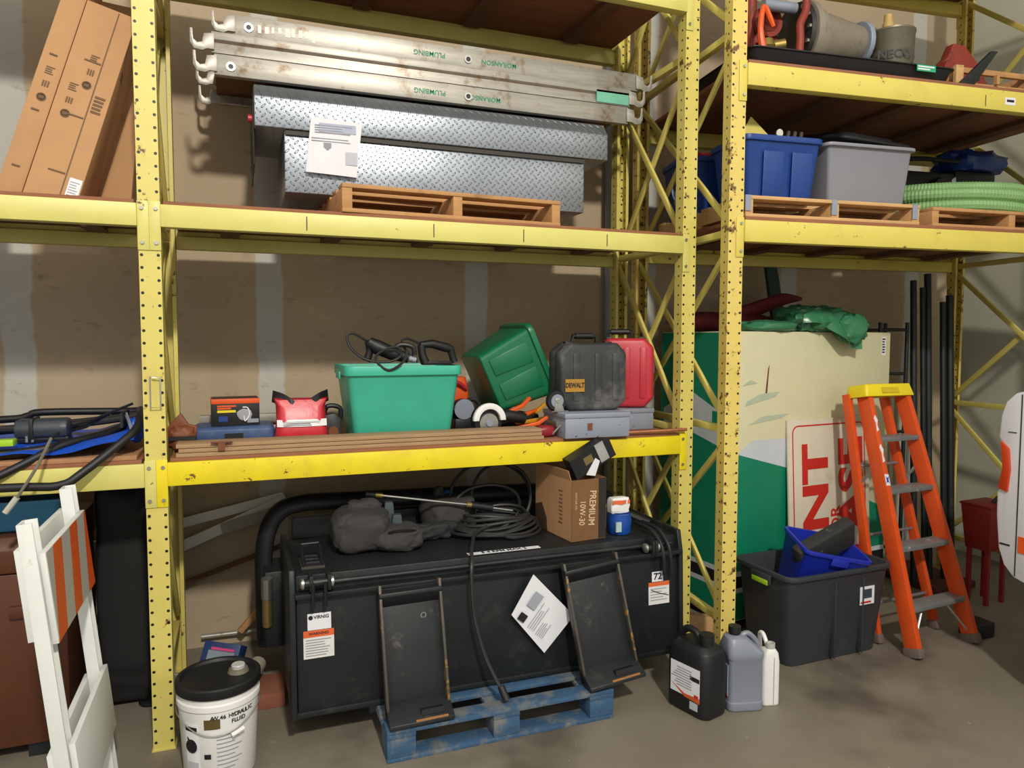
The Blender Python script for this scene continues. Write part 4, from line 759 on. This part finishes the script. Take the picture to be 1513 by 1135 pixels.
# ---------------- big grey tote with bin in it ----------------
gt=thing('storage_tote','large dark grey open tote holding a blue bin','storage tote',(3.32,-.135,0),rad(2)); tote_body(.72,.42,.50,.04,.05,.018,.025).build('tub',DGREY,gt,bevel=.003)
for x in (-.04,.16): B().box(x-.004,x+.004,-.212,-.17,.02,.44,m=Matrix.Translation((0,.0,0))).build('moulded_rib',DGREY,gt,bevel=.002)
hn=B().box(-.392,-.374,-.09,.05,.43,.48).build('handle',DGREY,gt,bevel=.004); B().box(-.396,-.376,-.08,.04,.425,.452).build('lime_grip',LIME,hn,bevel=.004)
LT=Matrix.Translation((0,0,0))
B().box(.14,.245,-.206,-.203,.285,.385,m=LT).build('picture_label',PAPER,gt); B().box(.165,.225,-.2075,-.206,.32,.37,m=LT).build('label_picture',M('label_navy','#32424f',.6),gt); B().box(.145,.22,-.2075,-.206,.293,.303,m=LT).build('red_print',REDP,gt)
bn=thing('recycling_bin','bright blue bin tilted inside the grey tote','bin',(3.31,-.13,.33),(rad(14),rad(12),rad(-12))); tote_body(.38,.27,.29,.03,.03,.012,.02).build('tub',BLUEB,bn,bevel=.002); B().box(-.05,.05,-.156,-.147,.235,.28).build('handle',BLUEB,bn,bevel=.004)
tag(B().box(-.19,.19,-.04,.04,-.09,.09,m=Matrix.Translation((3.32,-.215,.60))@Euler((rad(24),rad(-24),rad(-6))).to_matrix().to_4x4()).build('foam_pad',M('black_foam','#2b2b2a',.8,var=.4,scale=18,dirt='#77726a',dscale=14,dlo=.64,dhi=.72,bump=.8,bscale=30),bevel=.02),'rough black foam block leaning in the blue bin','foam block')
# ---------------- step ladder ----------------
ld=thing('step_ladder','orange fibreglass step ladder with yellow top leaning on the sign','ladder',(3.97,-.33,0))
def L(p): return Vector(p)-Vector((3.97,-.33,0))
def rail(name,a,b_,w,d,mat,foot=True):
    a,b_=L(a),L(b_); dd=b_-a; z=dd.normalized(); x=Vector((1,.06,0)); x=(x-z*x.dot(z)).normalized(); y=z.cross(x); m=Matrix((x,y,z)).transposed().to_4x4(); m.translation=a
    o=B().prism([(-w/2,-d/2),(w/2,-d/2),(w/2,-d/2+.005),(-w/2+.005,-d/2+.005),(-w/2+.005,d/2-.005),(w/2,d/2-.005),(w/2,d/2),(-w/2,d/2)] if w>0 else [],'z',0,dd.length,m=m).build(name,mat,ld,bevel=.001)
    if foot: B().box(-w/2-.006,w/2+.006,-d/2-.006,d/2+.008,0,.05,m=m).build('foot',M('grey_rubber','#6b5c55',.7),ld,bevel=.004)
    return m,dd.length
FL,FR=((3.735,-.465,.004),(3.805,-.005,1.40)),((4.225,-.425,.004),(4.115,.005,1.40))
mL,lL=rail('front_rail',*FL,.035,.085,ORGL); mR,lR=rail('front_rail',*FR,.035,.085,ORGL)
rail('rear_rail',(3.71,-.24,.004),(3.76,.085,1.40),.03,.05,ORGL); rail('rear_rail',(4.21,-.20,.004),(4.06,.095,1.40),.03,.05,ORGL)
for k,f in enumerate((.185,.405,.625,.83)):
    a=L(FL[0]).lerp(L(FL[1]),f); b_=L(FR[0]).lerp(L(FR[1]),f); d=b_-a; m=Matrix.Translation(a)@d.to_track_quat('X','Z').to_matrix().to_4x4()
    s=B().prism([(-.05,-.026),(-.046,-.026),(-.046,-.004),(.05,-.004),(.05,0),(-.05,0)],'x',.015,d.length-.015,m=m).build('step',STEP,ld,bevel=.001)
    B().cyl(m@Vector((.02,0,-.02)),m@Vector((d.length-.02,0,-.02)),.006,seg=8).build('step_rod',STEEL,s)
for f in (.15,.42,.7): 
    a=L((3.71,-.24,0)).lerp(L((3.76,.085,1.40)),f); b_=L((4.21,-.2,0)).lerp(L((4.06,.095,1.4)),f); B().cyl(a,b_,.009,seg=8).build('rear_brace',STEP,ld)
for s,P,Q in ((-1,FL,((3.71,-.24,0),(3.76,.085,1.4))),(1,FR,((4.21,-.2,0),(4.06,.095,1.4)))): 
    B().tube([L(P[0]).lerp(L(P[1]),.72),L(Q[0]).lerp(L(Q[1]),.62)],.010,6,flat=.3).build('spreader',STEEL,ld)
    B().tube([L(P[0]).lerp(L(P[1]),.18)+Vector((-s*.13,0,-.01)),L(P[0]).lerp(L(P[1]),.05)+Vector((-s*.015,0,0))],.007,6,flat=.5).build('step_brace',STEEL,ld)
tc=Matrix.Translation(L((3.955,.02,1.385)))@Matrix.Rotation(rad(-10),4,'X')@Matrix.Rotation(rad(2),4,'Z')
b=B(); b.loft([[(p[0],p[1],p[2]) for p in rrect(.40,.16,.015,0)],rrect(.37,.14,.02,.075)],m=tc); b.build('top_cap',YEL,ld,bevel=.006)
B().sheet(lambda u,v:tc@Vector((-.07+.14*u,-.083+.012*v,.02+.04*v)),3,2,.001).build('embossed_label',M('dull_yellow','#cbb31a',.5),ld)
for f,h,mt_,n in ((.88,.10,PAPER,'torn_sticker'),(.76,.11,PAPER,'torn_sticker'),(.655,.065,PAPER,'sticker')):
    m=mL@Matrix.Translation((0,-.0432,lL*f)); b=B(); rr=random.Random(int(f*100))
    if n=='sticker': b.box(-.0165,.0165,-.001,.0,-h/2,h/2,m=m)
    else: b.prism([(-.012+.008*rr.random(),-h/2),(.010,-h/2+.01),(.004,-.01),(.015,.02),(.0,h/2),(-.014,h/2-.02),(-.004,.0)],'y',-.001,.0,m=m)
    b.build(n,mt_,ld)
    if n=='sticker': B().prism([(-.012,-.02),(.0,-.01),(.012,-.022),(.006,.0),(.013,.02),(.0,.01),(-.012,.02),(-.006,0)],'y',-.002,-.001,m=m).build('blue_emblem',BLUEB,ld)
# ---------------- sign leaning on the cabinet ----------------
sg=thing('rent_sign','dirty cream sign with red lettering standing on end behind ladder','sign',(3.43,.135,0),(rad(-3.2),0,rad(6))); SW,SH=.72,1.245
B().box(0,SW,0,.014,0,SH).build('sign_board',M('dirty_cream_board','#cfc6b2',.7,var=.08,dirt='#9a8d76',dscale=3,dlo=.55,dhi=.8),sg,bevel=.002)
b=B(); o=rrect(SW-.07,SH-.07,.05,0,6,cx=SW/2,cy=SH/2); i_=rrect(SW-.088,SH-.088,.042,0,6,cx=SW/2,cy=SH/2)
b.loft([[(p[0],-.0012,p[1]) for p in o],[(p[0],-.0012,p[1]) for p in i_]],False,False); b.build('red_border',REDP,sg)
text(sg,'RENT',.30,(.24,-.0015,.60),REDP,roll=PI/2,bold=.036,sx=1.30); text(sg,'OR',.115,(.405,-.0015,.605),REDP,roll=PI/2,bold=.015); text(sg,'LEASE',.30,(.56,-.0015,.64),REDP,roll=PI/2,bold=.036,sx=1.2)
# ---------------- painted cabinet ----------------
CREAM=M('cream_mural','#cfcaa6',.5,var=.06); GRNC=M('green_enamel','#0f7f5f',.4,var=.08); CW,CD,CH=1.34,.70,1.72
ca=thing('display_cabinet','tall cream and green painted cabinet standing in right rack bay','cabinet',(3.03,.18,.06),.105); B().box(0,CW,0,CD,0,CH).build('cabinet_body',CREAM,ca,bevel=.008)
for x in (.05,CW-.1): B().box(x,x+.05,.05,CD-.05,-.06,0).build('skid',BLK,ca)
def front(name,poly,mat,off=.001): B().prism(poly,'y',-off-.0006,-off+.0008).build(name,mat,ca)
def left(name,poly,mat,off=.001): B().prism(poly,'x',-off-.0006,-off+.0008).build(name,mat,ca)
front('green_field',[(.008,.008),(CW-.008,.008),(CW-.008,.55),(.72,.80),(.30,.95),(.008,1.0)],GRNC); PW=M('pale_print','#c3cbd0',.5,var=.04)
front('white_arrow',[(.0085,1.0),(.13,1.075),(.42,1.075),(.42,.89)],PW,.002)
for k,(a,b_) in enumerate(((.27,.30),(.17,.20))): front('white_band',[(.008,a),(CW-.008,a),(CW-.008,b_),(.008,b_)],PW,.002)
front('black_band',[(.008,.20),(CW-.008,.20),(CW-.008,.27),(.008,.27)],INK,.002)
HAZ=M('painted_haze','#b4c2a8',.5,var=.15,scale=5)
for pl_ in ([(.06,1.28),(.30,1.33),(.34,1.36),(.18,1.35),(.08,1.31)],[(.1,1.17),(.36,1.20),(.42,1.225),(.2,1.215)],[(.04,1.40),(.16,1.415),(.1,1.435)]): front('painted_cloud',pl_,HAZ,.002)
left('green_side',[(.006,.006),(CD-.006,.006),(CD-.006,CH-.006),(.006,CH-.006)],GRNC)
left('white_arrow',[(.1,1.22),(.42,1.36),(.66,1.22),(.66,1.02),(.42,1.10),(.1,1.02)],PW,.002); left('green_notch',[(.0,1.12),(.2,1.12),(.2,1.24),(.0,1.24)],GRNC,.003)
for a,b_,m_ in ((.27,.30,PW),(.17,.20,PW),(.20,.27,INK)): left('band',[(.008,a),(CD-.008,a),(CD-.008,b_),(.008,b_)],m_,.002)
B().box(CW-.09,CW-.05,-.0016,-.0004,CH-.15,CH-.03).build('stock_label',PAPER,ca); printlines(ca,INK,CW-.085,CW-.055,CH-.04,6,.017,.009,-.0016); B().prism([(.22,1.33),(.235,1.34),(.25,1.52),(.24,1.5)],'y',-.002,-.0004).build('rust_scratch',RUST,ca)
# draped plastic on the cabinet
gp=thing('green_plastic_bag','crumpled green plastic bag hanging over the cabinet front edge','plastic bag',(3.72,.28,1.782)); GP=M('green_film','#3a7d58',.3,var=.25,scale=9,bump=.5,bscale=18)
B().blob((.0,.06,.075),.24,.16,.085,.7,.2,4,2,48,30,flat=0,crease=.1).build('bag_body',GP,gp)
B().sheet(lambda u,v:(-.2+.46*u,-.078-.05*math.sin(PI*u)*v-.025*math.sin(u*13)*v,.10-.2*v*(.25+.75*u)+.03*math.sin(u*6)),20,8,.003).build('hanging_fold',GP,gp); B().blob((.18,-.075,.02),.11,.06,.10,.75,.2,6,7,36,24,crease=.1).build('bag_bulge',GP,gp)
rf=thing('red_fabric','dark red folded fabric lying along the cabinet top','fabric',(3.28,.66,1.782)); B().blob((0,0,.06),.38,.12,.062,.8,.2,3,5,40,18,flat=0).build('fold',M('maroon_cloth','#6c1a22',.8,var=.3,scale=7),rf); B().tube([(.0,-.04,.09),(.25,-.05,.16),(.45,-.03,.215),(.62,-.02,.225)],[.05,.06,.05,.012],12,4,flat=.7).build('pointed_end',M('maroon_cloth','#6c1a22'),rf)
tag(B().blob((3.30,.27,1.81),.18,.09,.035,.7,.2,5,8,flat=1.782).build('green_sheet',GP),'flat green plastic lying behind the rack post on the cabinet','plastic sheet')
tag(B().prism([(3.86,1.78),(3.97,1.78),(3.86,2.25),(3.77,2.25)],'y',.84,.87).build('green_strip',M('dark_green_sheet','#1d3b30',.6,var=.2)),'dark green strip leaning on the wall above the cabinet','strip')
# ---------------- right rack, middle shelf ----------------
z2t=y2+.021; R=-.105
pallet('wooden_pallet','pale wooden pallet with grey end straps under blue and grey bins',R2(.065,.02,z2t),R,1.06,.98,.108,WOODL)
ends=bpy.data.objects['wooden_pallet.001']
for i in range(3): B().box(1.015*i/2-.003,1.015*i/2+.03,-.002,.004,.03,.109).build('grey_strap',STEELG,ends)
zp=z2t+.109
b1=thing('blue_bin','blue plastic recycling bin of odds and ends behind right rack post','bin',R2(.355,.30,zp),R); tote_body(.455,.34,.335,.03,.03,.015,.03).build('tub',BLUE,b1,bevel=.003)
for x in (-.05,.12): B().prism([(x-.07,.02),(x+.04,.02),(x+.05,.27),(x-.075,.27)],'y',-.158,-.150,m=Matrix.Rotation(rad(5),4,'X')).build('moulded_panel',BLUE,b1,bevel=.006)
B().box(-.21,.21,-.15,.15,.25,.305).build('contents',M('scrap_fill','#6d6a5e',.7,.3,var=.5,scale=30),b1); B().prism([(-.20,.34),(-.13,.46),(-.01,.36),(-.06,.30)],'y',-.06,-.055).build('yellow_card',M('pale_yellow_card','#cdbf62',.6),b1); B().lathe([(.012,0),(.02,0),(.02,.008),(.012,.008)],16,(.02,-.1,.375),'y').build('eye_ring',STEEL,b1)
for x in (.03,.07,.11): B().cyl((x+.02,-.12,.33),(x+.05,-.09,.385),.010,seg=8).build('bolt',STEEL,b1)
b2=thing('blue_bin','blue recycling bin with white ring emblem seen between the two posts','bin',R2(.215,.76,zp),R+rad(-8)); tote_body(.33,.36,.33,.025,.03,.015,.03).build('tub',BLUE,b2,bevel=.003)
LG=M('pale_blue_print','#8fa6cc',.6); B().tube([(-.165-.0*a+.008,-.06+.09*math.cos(a),.19+.09*math.sin(a)) for a in [2*PI*i/20 for i in range(20)]],.006,5,closed=True).build('ring_emblem',LG,b2); 
for k in range(3): B().box(-.170+.012,-.166+.012,-.11+k*.035,-.085+k*.04,.06+.01*k,.12+.02*k).build('emblem_leaf',LG,b2)
B().blob((0,0,.33),.12,.12,.05,.8,.3,8,3).build('red_contents',RED,b2); B().blob((-.1,-.05,.34),.05,.08,.035,.8,.3,8,6).build('white_contents',WHT,b2)
b3=thing('grey_bin','smooth light grey plastic bin with a loose black lid on top','bin',R2(.897,.33,zp),R); tote_body(.54,.40,.325,.025,.02,.022,.018).build('tub',M('light_grey_plastic','#84868e',.45,var=.05),b3,bevel=.003)
ldd=thing('loose_cover','loose black plastic lid lying crooked on the grey bin','cover',R2(.95,.33,zp+.378),(rad(13),rad(2),R+rad(6))); B().loft([rrect(.50,.36,.04,0),rrect(.52,.38,.05,.012),rrect(.50,.36,.05,.03),rrect(.44,.30,.05,.034)]).build('lid_panel',BLK,ldd,bevel=.002); B().loft([rrect(.38,.24,.05,.034),rrect(.36,.22,.05,.05)]).build('raised_centre',BLK,ldd)
pallet('wooden_pallet','brown wooden pallet carrying the coiled green hose',R2(1.22,.03,z2t),R,1.1,.98,.105,WOODP)
HG=M('green_ribbed_hose','#7fa86c',.5,var=.12); c0=Vector(R2(1.80,.60,0)); zh=z2t+.106
hh=thing('green_hose','coiled ribbed green suction hose on the brown pallet','hose',(c0.x,c0.y,zh),R)
for k,(r,zz) in enumerate(((.50,.036),(.505,.108),(.45,.16))):
    n=340; pts=[(r*math.cos(2*PI*i/n)*1.02,r*math.sin(2*PI*i/n),zz+.01*math.sin(4*PI*i/n+k)) for i in range(n)]
    b=B(); 
    rings=[]
    for i,p in enumerate(pts):
        a=2*PI*i/n; e=Vector((math.cos(a),math.sin(a),0)); rr=.034+(.003 if i%2 else 0); rings.append([Vector(p)+e*rr*math.cos(2*PI*j/10)+Vector((0,0,rr*math.sin(2*PI*j/10))) for j in range(10)])
    b.loft(rings,closed=True); b.build('hose_turn',HG,hh,angle=15)
ge=thing('engine_unit','dark small engine unit behind the green hose coil','engine',R2(1.78,.75,zh+.0),R); B().box(-.22,.24,-.12,.12,.0,.05).build('base_frame',BLKM,ge); B().box(-.2,.22,-.1,.12,.05,.36).build('engine_block',BLK,ge,bevel=.02); B().tube([(-.24,-.14,.02),(-.24,-.14,.36),(-.15,-.14,.42),(.2,-.14,.42)],.014,8,4).build('roll_bar',BLKM,ge); B().lathe([(0,-.03),(.09,-.03),(.1,0),(.09,.02),(0,.02)],22,(.08,-.12,.22),'y').build('recoil_cover',BLK,ge); B().box(.13,.22,-.135,-.1,.10,.2).build('air_filter',M('olive_grey','#5e5d4c',.6),ge,bevel=.01); B().box(.1,.2,-.12,-.1,.05,.09).build('red_panel',RED,ge); B().box(.22,.55,-.1,.12,.23,.38).build('fuel_tank',BLKM,ge,bevel=.02)
tag(B().blob(R2(2.20,.75,zh+.44),.24,.15,.09,.75,.2,4,3,flat=zh+.382).build('blue_tarp_bundle',M('dark_blue_tarp','#1c3f86',.4,var=.3,scale=10)),'bundled dark blue tarp at the right end of middle shelf','tarp')
tgw=tag(B().sheet(lambda u,v:tuple(Vector(R2(1.93+.03*u,.60+.01*v,2.66+.10*v+.02*u))),3,5,.002).build('paper_tag',PAPER),'white paper tag hanging from the dark engine unit','tag')
# ---------------- right rack, top shelf ----------------
z3t=y3+.021
tr=thing('drip_tray','black plastic drip tray with green label on the top right shelf','tray',R2(.71,.44,z3t),R); b=B(); b.loft([rrect(1.20,.76,.04,0),rrect(1.25,.82,.05,.075),rrect(1.27,.84,.05,.075),rrect(1.27,.84,.05,.082),rrect(1.22,.79,.04,.082),rrect(1.18,.74,.04,.01)]); b.build('tray',BLK,tr,bevel=.002)
B().box(.36,.48,-.424,-.4205,.045,.078).build('green_label',M('label_green','#1fa070',.5),tr); printlines(tr,PAPER,.365,.475,.072,2,.013,.007,-.4242)
pu=thing('flanged_pump','grey-beige cast pump body with bolted round flange in black tray','pump',R2(.70,.40,z3t+.0115),R)
B().lathe([(0,-.10),(.15,-.10),(.195,-.09),(.195,-.055),(.165,-.05),(.165,.0),(.15,.02),(.105,.29),(.10,.30),(0,.30)],34,(0,0,.30),'x').build('volute',CAST,pu); B().lathe([(.07,.30),(.125,.30),(.13,.31),(.13,.325),(.07,.33)],28,(0,0,.30),'x').build('small_flange',STEELG,pu); B().lathe([(.10,-.125),(.18,-.125),(.185,-.102),(.10,-.102)],34,(0,0,.30),'x').build('flange_ring',M('dark_iron','#3a3836',.5,.5),pu)
for i in range(14): a=2*PI*i/14; B().cyl((-.14,.165*math.cos(a),.30+.165*math.sin(a)),(-.12,.165*math.cos(a),.30+.165*math.sin(a)),.012,seg=6).build('flange_bolt',STEEL,pu)
B().frus((-.06,.12,-.13,.13),(-.03,.12,-.07,.07),0,.2).build('pedestal',CAST,pu,bevel=.008)
wm=thing('pipe_machine','red and brass pipe fittings and levers at the left of tray','machinery',R2(.42,.36,z3t+.0615),R)
B().box(-.12,.08,-.1,.12,-.05,.05).build('base',M('dark_iron','#3a3836'),wm,bevel=.006); B().lathe([(0,0),(.04,0),(.045,.05),(.03,.07),(.05,.10),(.035,.14),(0,.15)],18,(-.05,-.03,.05)).build('brass_valve',BRASS,wm); B().cyl((-.05,-.03,.15),(.04,-.06,.165),.03).build('brass_valve',BRASS,wm)
B().tube([(.06,-.16,.06),(.065,-.16,.16),(.07,-.15,.24),(.11,-.14,.32),(.12,-.13,.45)],.021,10,4).build('red_lever',IRONR,wm); B().cyl((.055,-.16,.03),(.06,-.16,.085),.028).build('lever_tip',STEEL,wm); B().tube([(-.13,-.12,.09),(-.15,-.12,.2),(-.12,-.1,.33),(-.08,-.1,.27),(-.06,-.1,.23)],[.022,.016,.014,.016,.012],8,4).build('orange_hook',ORG,wm)
B().cyl((-.17,-.15,.05),(-.05,-.16,.04),.028).build('rubber_pipe',BLKR,wm); B().cyl((-.05,-.16,.04),(.03,-.165,.035),.026).build('tan_sleeve',M('tan_sleeve','#8a6a58',.6),wm); B().cyl((-.10,.05,.05),(-.10,.05,.46),.03).build('red_column',IRONR,wm); B().cyl((.04,.06,.05),(.04,.06,.46),.026).build('red_column',IRONR,wm); B().lathe([(.06,-.015),(.085,-.015),(.085,.015),(.06,.015),(.06,-.015)],22,(-.03,.0,.30),'y').build('hand_wheel',IRONR,wm); B().cyl((-.115,0,.30),(.055,0,.30),.009,seg=8).build('wheel_spoke',IRONR,wm); B().box(-.12,.06,.02,.1,.19,.23).build('red_crosshead',IRONR,wm,bevel=.01); B().cyl((-.1,-.06,.36),(.1,-.06,.36),.03).build('shaft',STEELG,wm)
mb=thing('metal_pail','dented grey metal pail with black lettering at the tray end','bucket',R2(1.155,.30,z3t+.0115),-.65); B().lathe([(0,0),(.105,0),(.11,.01),(.12,.33),(.124,.335),(.124,.345),(0,.345)],28).build('pail',M('tarnished_tin','#76705f',.45,.5,var=.25,dirt='#4a4031',dscale=8,dlo=.55,dhi=.75),mb); text(mb,'NECO',.065,(0,-.1185,.19),INK,bold=.02); B().lathe([(0,.345),(.03,.345),(.03,.40),(.024,.41),(.022,.45),(0,.45)],16,(-.02,0,0)).build('spout',M('straw_plastic','#b89c5c',.5),mb); B().tube([(-.118,-.02,.2),(-.06,-.125,.10),(.06,-.125,.09),(.118,-.02,.2)],.003,6,4).build('bail',STEEL,mb)
wc2=thing('wooden_crate','low open wooden crate holding the rusty red iron casting','crate',R2(1.66,.34,z3t),R); W2,D2_=.52,.5
for a in ((-W2/2,W2/2,-D2_/2,-D2_/2+.02,.02,.045),(-W2/2,W2/2,-D2_/2,-D2_/2+.02,.095,.125),(-W2/2,W2/2,D2_/2-.02,D2_/2,.02,.125),(-W2/2,-W2/2+.02,-D2_/2+.02,D2_/2-.02,.0,.125),(W2/2-.02,W2/2,-D2_/2+.02,D2_/2-.02,.0,.125)): B().box(*a).build('slat',WOODP,wc2,bevel=.002)
B().box(-W2/2,W2/2,-D2_/2,D2_/2,.0,.018).build('base_board',WOODP,wc2)
B().box(-W2/2-.02,-W2/2+.03,-D2_/2-.02,-D2_/2,.0,.125).build('corner_post',WOODL,wc2); B().box(0,.02,-D2_/2-.02,-D2_/2,0.045,.095).build('corner_post',WOODP,wc2)
ir=thing('iron_casting','rusty red oxide iron bracket with holes standing in the crate','casting',R2(1.66,.34,z3t+.0185),R); B().prism([(-.19,0),(.22,0),(.20,.12),(.12,.24),(.02,.33),(-.06,.335),(-.10,.25),(-.16,.2),(-.19,.1)],'y',-.03,.03).build('web_plate',IRONR,ir,bevel=.006); B().box(-.21,.23,-.1,.1,0,.02).build('foot_flange',IRONR,ir,bevel=.004); B().lathe([(.03,-.09),(.06,-.09),(.06,.09),(.03,.09)],20,(-.12,-.0,.16),'y').build('boss',IRONR,ir)
for x,z in ((.02,.10),(.12,.15),(.15,.07)): B().cyl((x,-.033,z),(x,-.028,z),.017,seg=12).build('bolt_hole',BLK,ir)
for i in range(6): B().cyl((.05+.035*i,.12,.02),(.10+.05*i,.16,.30-.025*i),.005,seg=6).build('rod',RUST,ir)
tag(B().prism([(0,0),(.10,0),(.26,.20),(.22,.20)],'y',-.012,.012,m=Matrix.Translation(R2(1.352,.036,z3t))@Matrix.Rotation(R,4,'Z')).build('black_wedge',BLKM,bevel=.003),'black angled steel piece leaning beside the wooden crate','bracket')
# ---------------- right corner ----------------
for i,(u,v,h,r,dx) in enumerate(((2.02,1.0,2.15,.022,.03),(2.09,.98,2.1,.018,.02),(2.16,1.01,2.2,.024,.02),(2.25,.97,2.0,.02,.03),(2.34,1.0,2.05,.026,.03))):
    a,b_=Vector(R2(u-.03,v-.14,0.012)),Vector(R2(u+dx,v+.02,h)); tag(B().cyl(a,b_,r,seg=10).build('steel_bar',BLKM),('leftmost','second','middle','fourth','rightmost')[i]+' of the dark steel bars leaning in the back right corner','bar','dark bars in the corner')
sf=thing('black_shelf_frame','black wire shelf frame standing behind the painted cabinet','shelf frame',R2(1.66,.88,0),R)
for x in (0,.22):
    for y in (0,.2): B().cyl((x,y,0),(x,y,1.85),.013).build('post',BLK,sf)
for z in (.3,.7,1.1,1.5,1.8):
    for y in (0,.2): B().cyl((0,y,z),(.22,y,z),.011).build('cross_bar',BLK,sf)
rd=thing('red_cabinet_box','small red metal box on thin legs in the back right','metal box',(4.93,.02,0),rad(4)); B().frus((-.10,.10,-.08,.08),(-.13,.13,-.1,.1),.36,.65).build('box',M('red_enamel','#8f2420',.5,var=.2),rd,bevel=.006); B().box(-.135,.135,-.105,.105,.65,.665).build('lid',M('red_enamel','#8f2420'),rd,bevel=.003); B().box(-.03,.06,-.104,-.095,.56,.60).build('hasp',BLKM,rd); B().tube([(0,-.03,.665),(.03,-.05,.71),(.1,-.05,.73),(.14,-.04,.71)],.012,8,4).build('black_cord',BLK,rd)
for x in (-.08,.08):
    for y in (-.06,.06): B().box(x-.012,x+.012,y-.012,y+.012,0,.36).build('leg',M('red_enamel','#8f2420'),rd)
tag(B().box(4.72,5.12,.22,.75,0,.05).build('red_platform',M('dull_red_floor_mat','#5d2e2a',.8,var=.25),bevel=.006),'low dull red platform on the floor in the back right','platform')
mc=thing('white_machine','white machine body with orange-red tail light at right edge','machine',(3.85,-.79,0)); MW=M('machine_white','#dcdce2',.35,var=.04,dirt='#a09a8c',dscale=7,dlo=.68,dhi=.76)
prof=[(0,1.25),(-.008,1.36),(-.03,1.43),(-.075,1.475),(-.13,1.49),(-1.0,1.49),(-1.05,1.45),(-1.05,.60),(-1.0,.555),(-.16,.555),(-.10,.57),(-.05,.62),(-.02,.70),(-.004,.86),(-.0,.98),(-.02,1.0),(-.03,1.10),(-.02,1.22)]
B().prism(prof,'x',0,.9).build('body_panel',MW,mc,bevel=.012); B().prism([(-.012,1.0),(-.06,.985),(-.07,1.10),(-.06,1.2),(-.018,1.235),(-.032,1.1)],'x',-.012,.04).build('tail_light',M('tail_light_lens','#c2411c',.2,var=.15),mc,bevel=.004)
B().box(-.003,.02,-.112,-.108,.58,1.47).build('panel_seam',BLK,mc); B().box(-.004,.01,-.26,-.12,.70,.78).build('orange_mark',ORG,mc); B().box(-.003,.001,-.08,-.03,.72,.728).build('scratch',INK,mc); B().box(-.003,.001,-.09,-.05,1.28,1.284).build('scratch',INK,mc)
for y in (-.32,-.85): B().lathe([(.08,-.09),(.26,-.09),(.29,-.05),(.29,.05),(.26,.09),(.08,.09)],30,(.30,y,.29),'y').build('tyre',BLKR,mc)
B().box(.05,.85,-.95,-.2,.28,.56).build('chassis',BLKM,mc)
tag(B().box(4.27,4.42,-.42,-.30,0,.09).build('black_block',BLKM,bevel=.01),'small black steel block on the floor beside the ladder foot','block')
# ---------------- odds and ends on the floor behind the jugs ----------------
tag(B().prism([(2.60,.0),(2.98,.0),(2.98,.09),(2.60,.17)],'y',.18,.24).build('plywood_scrap',WOODL,bevel=.003),'pale plywood scrap on the floor between the two posts','board')
tag(B().cyl((2.64,1.0,0),(2.62,1.0,4.2),.03,seg=14).build('grey_conduit',M('grey_pvc','#8b9294',.5)),'grey vertical pipe on the wall behind the rack posts','pipe')
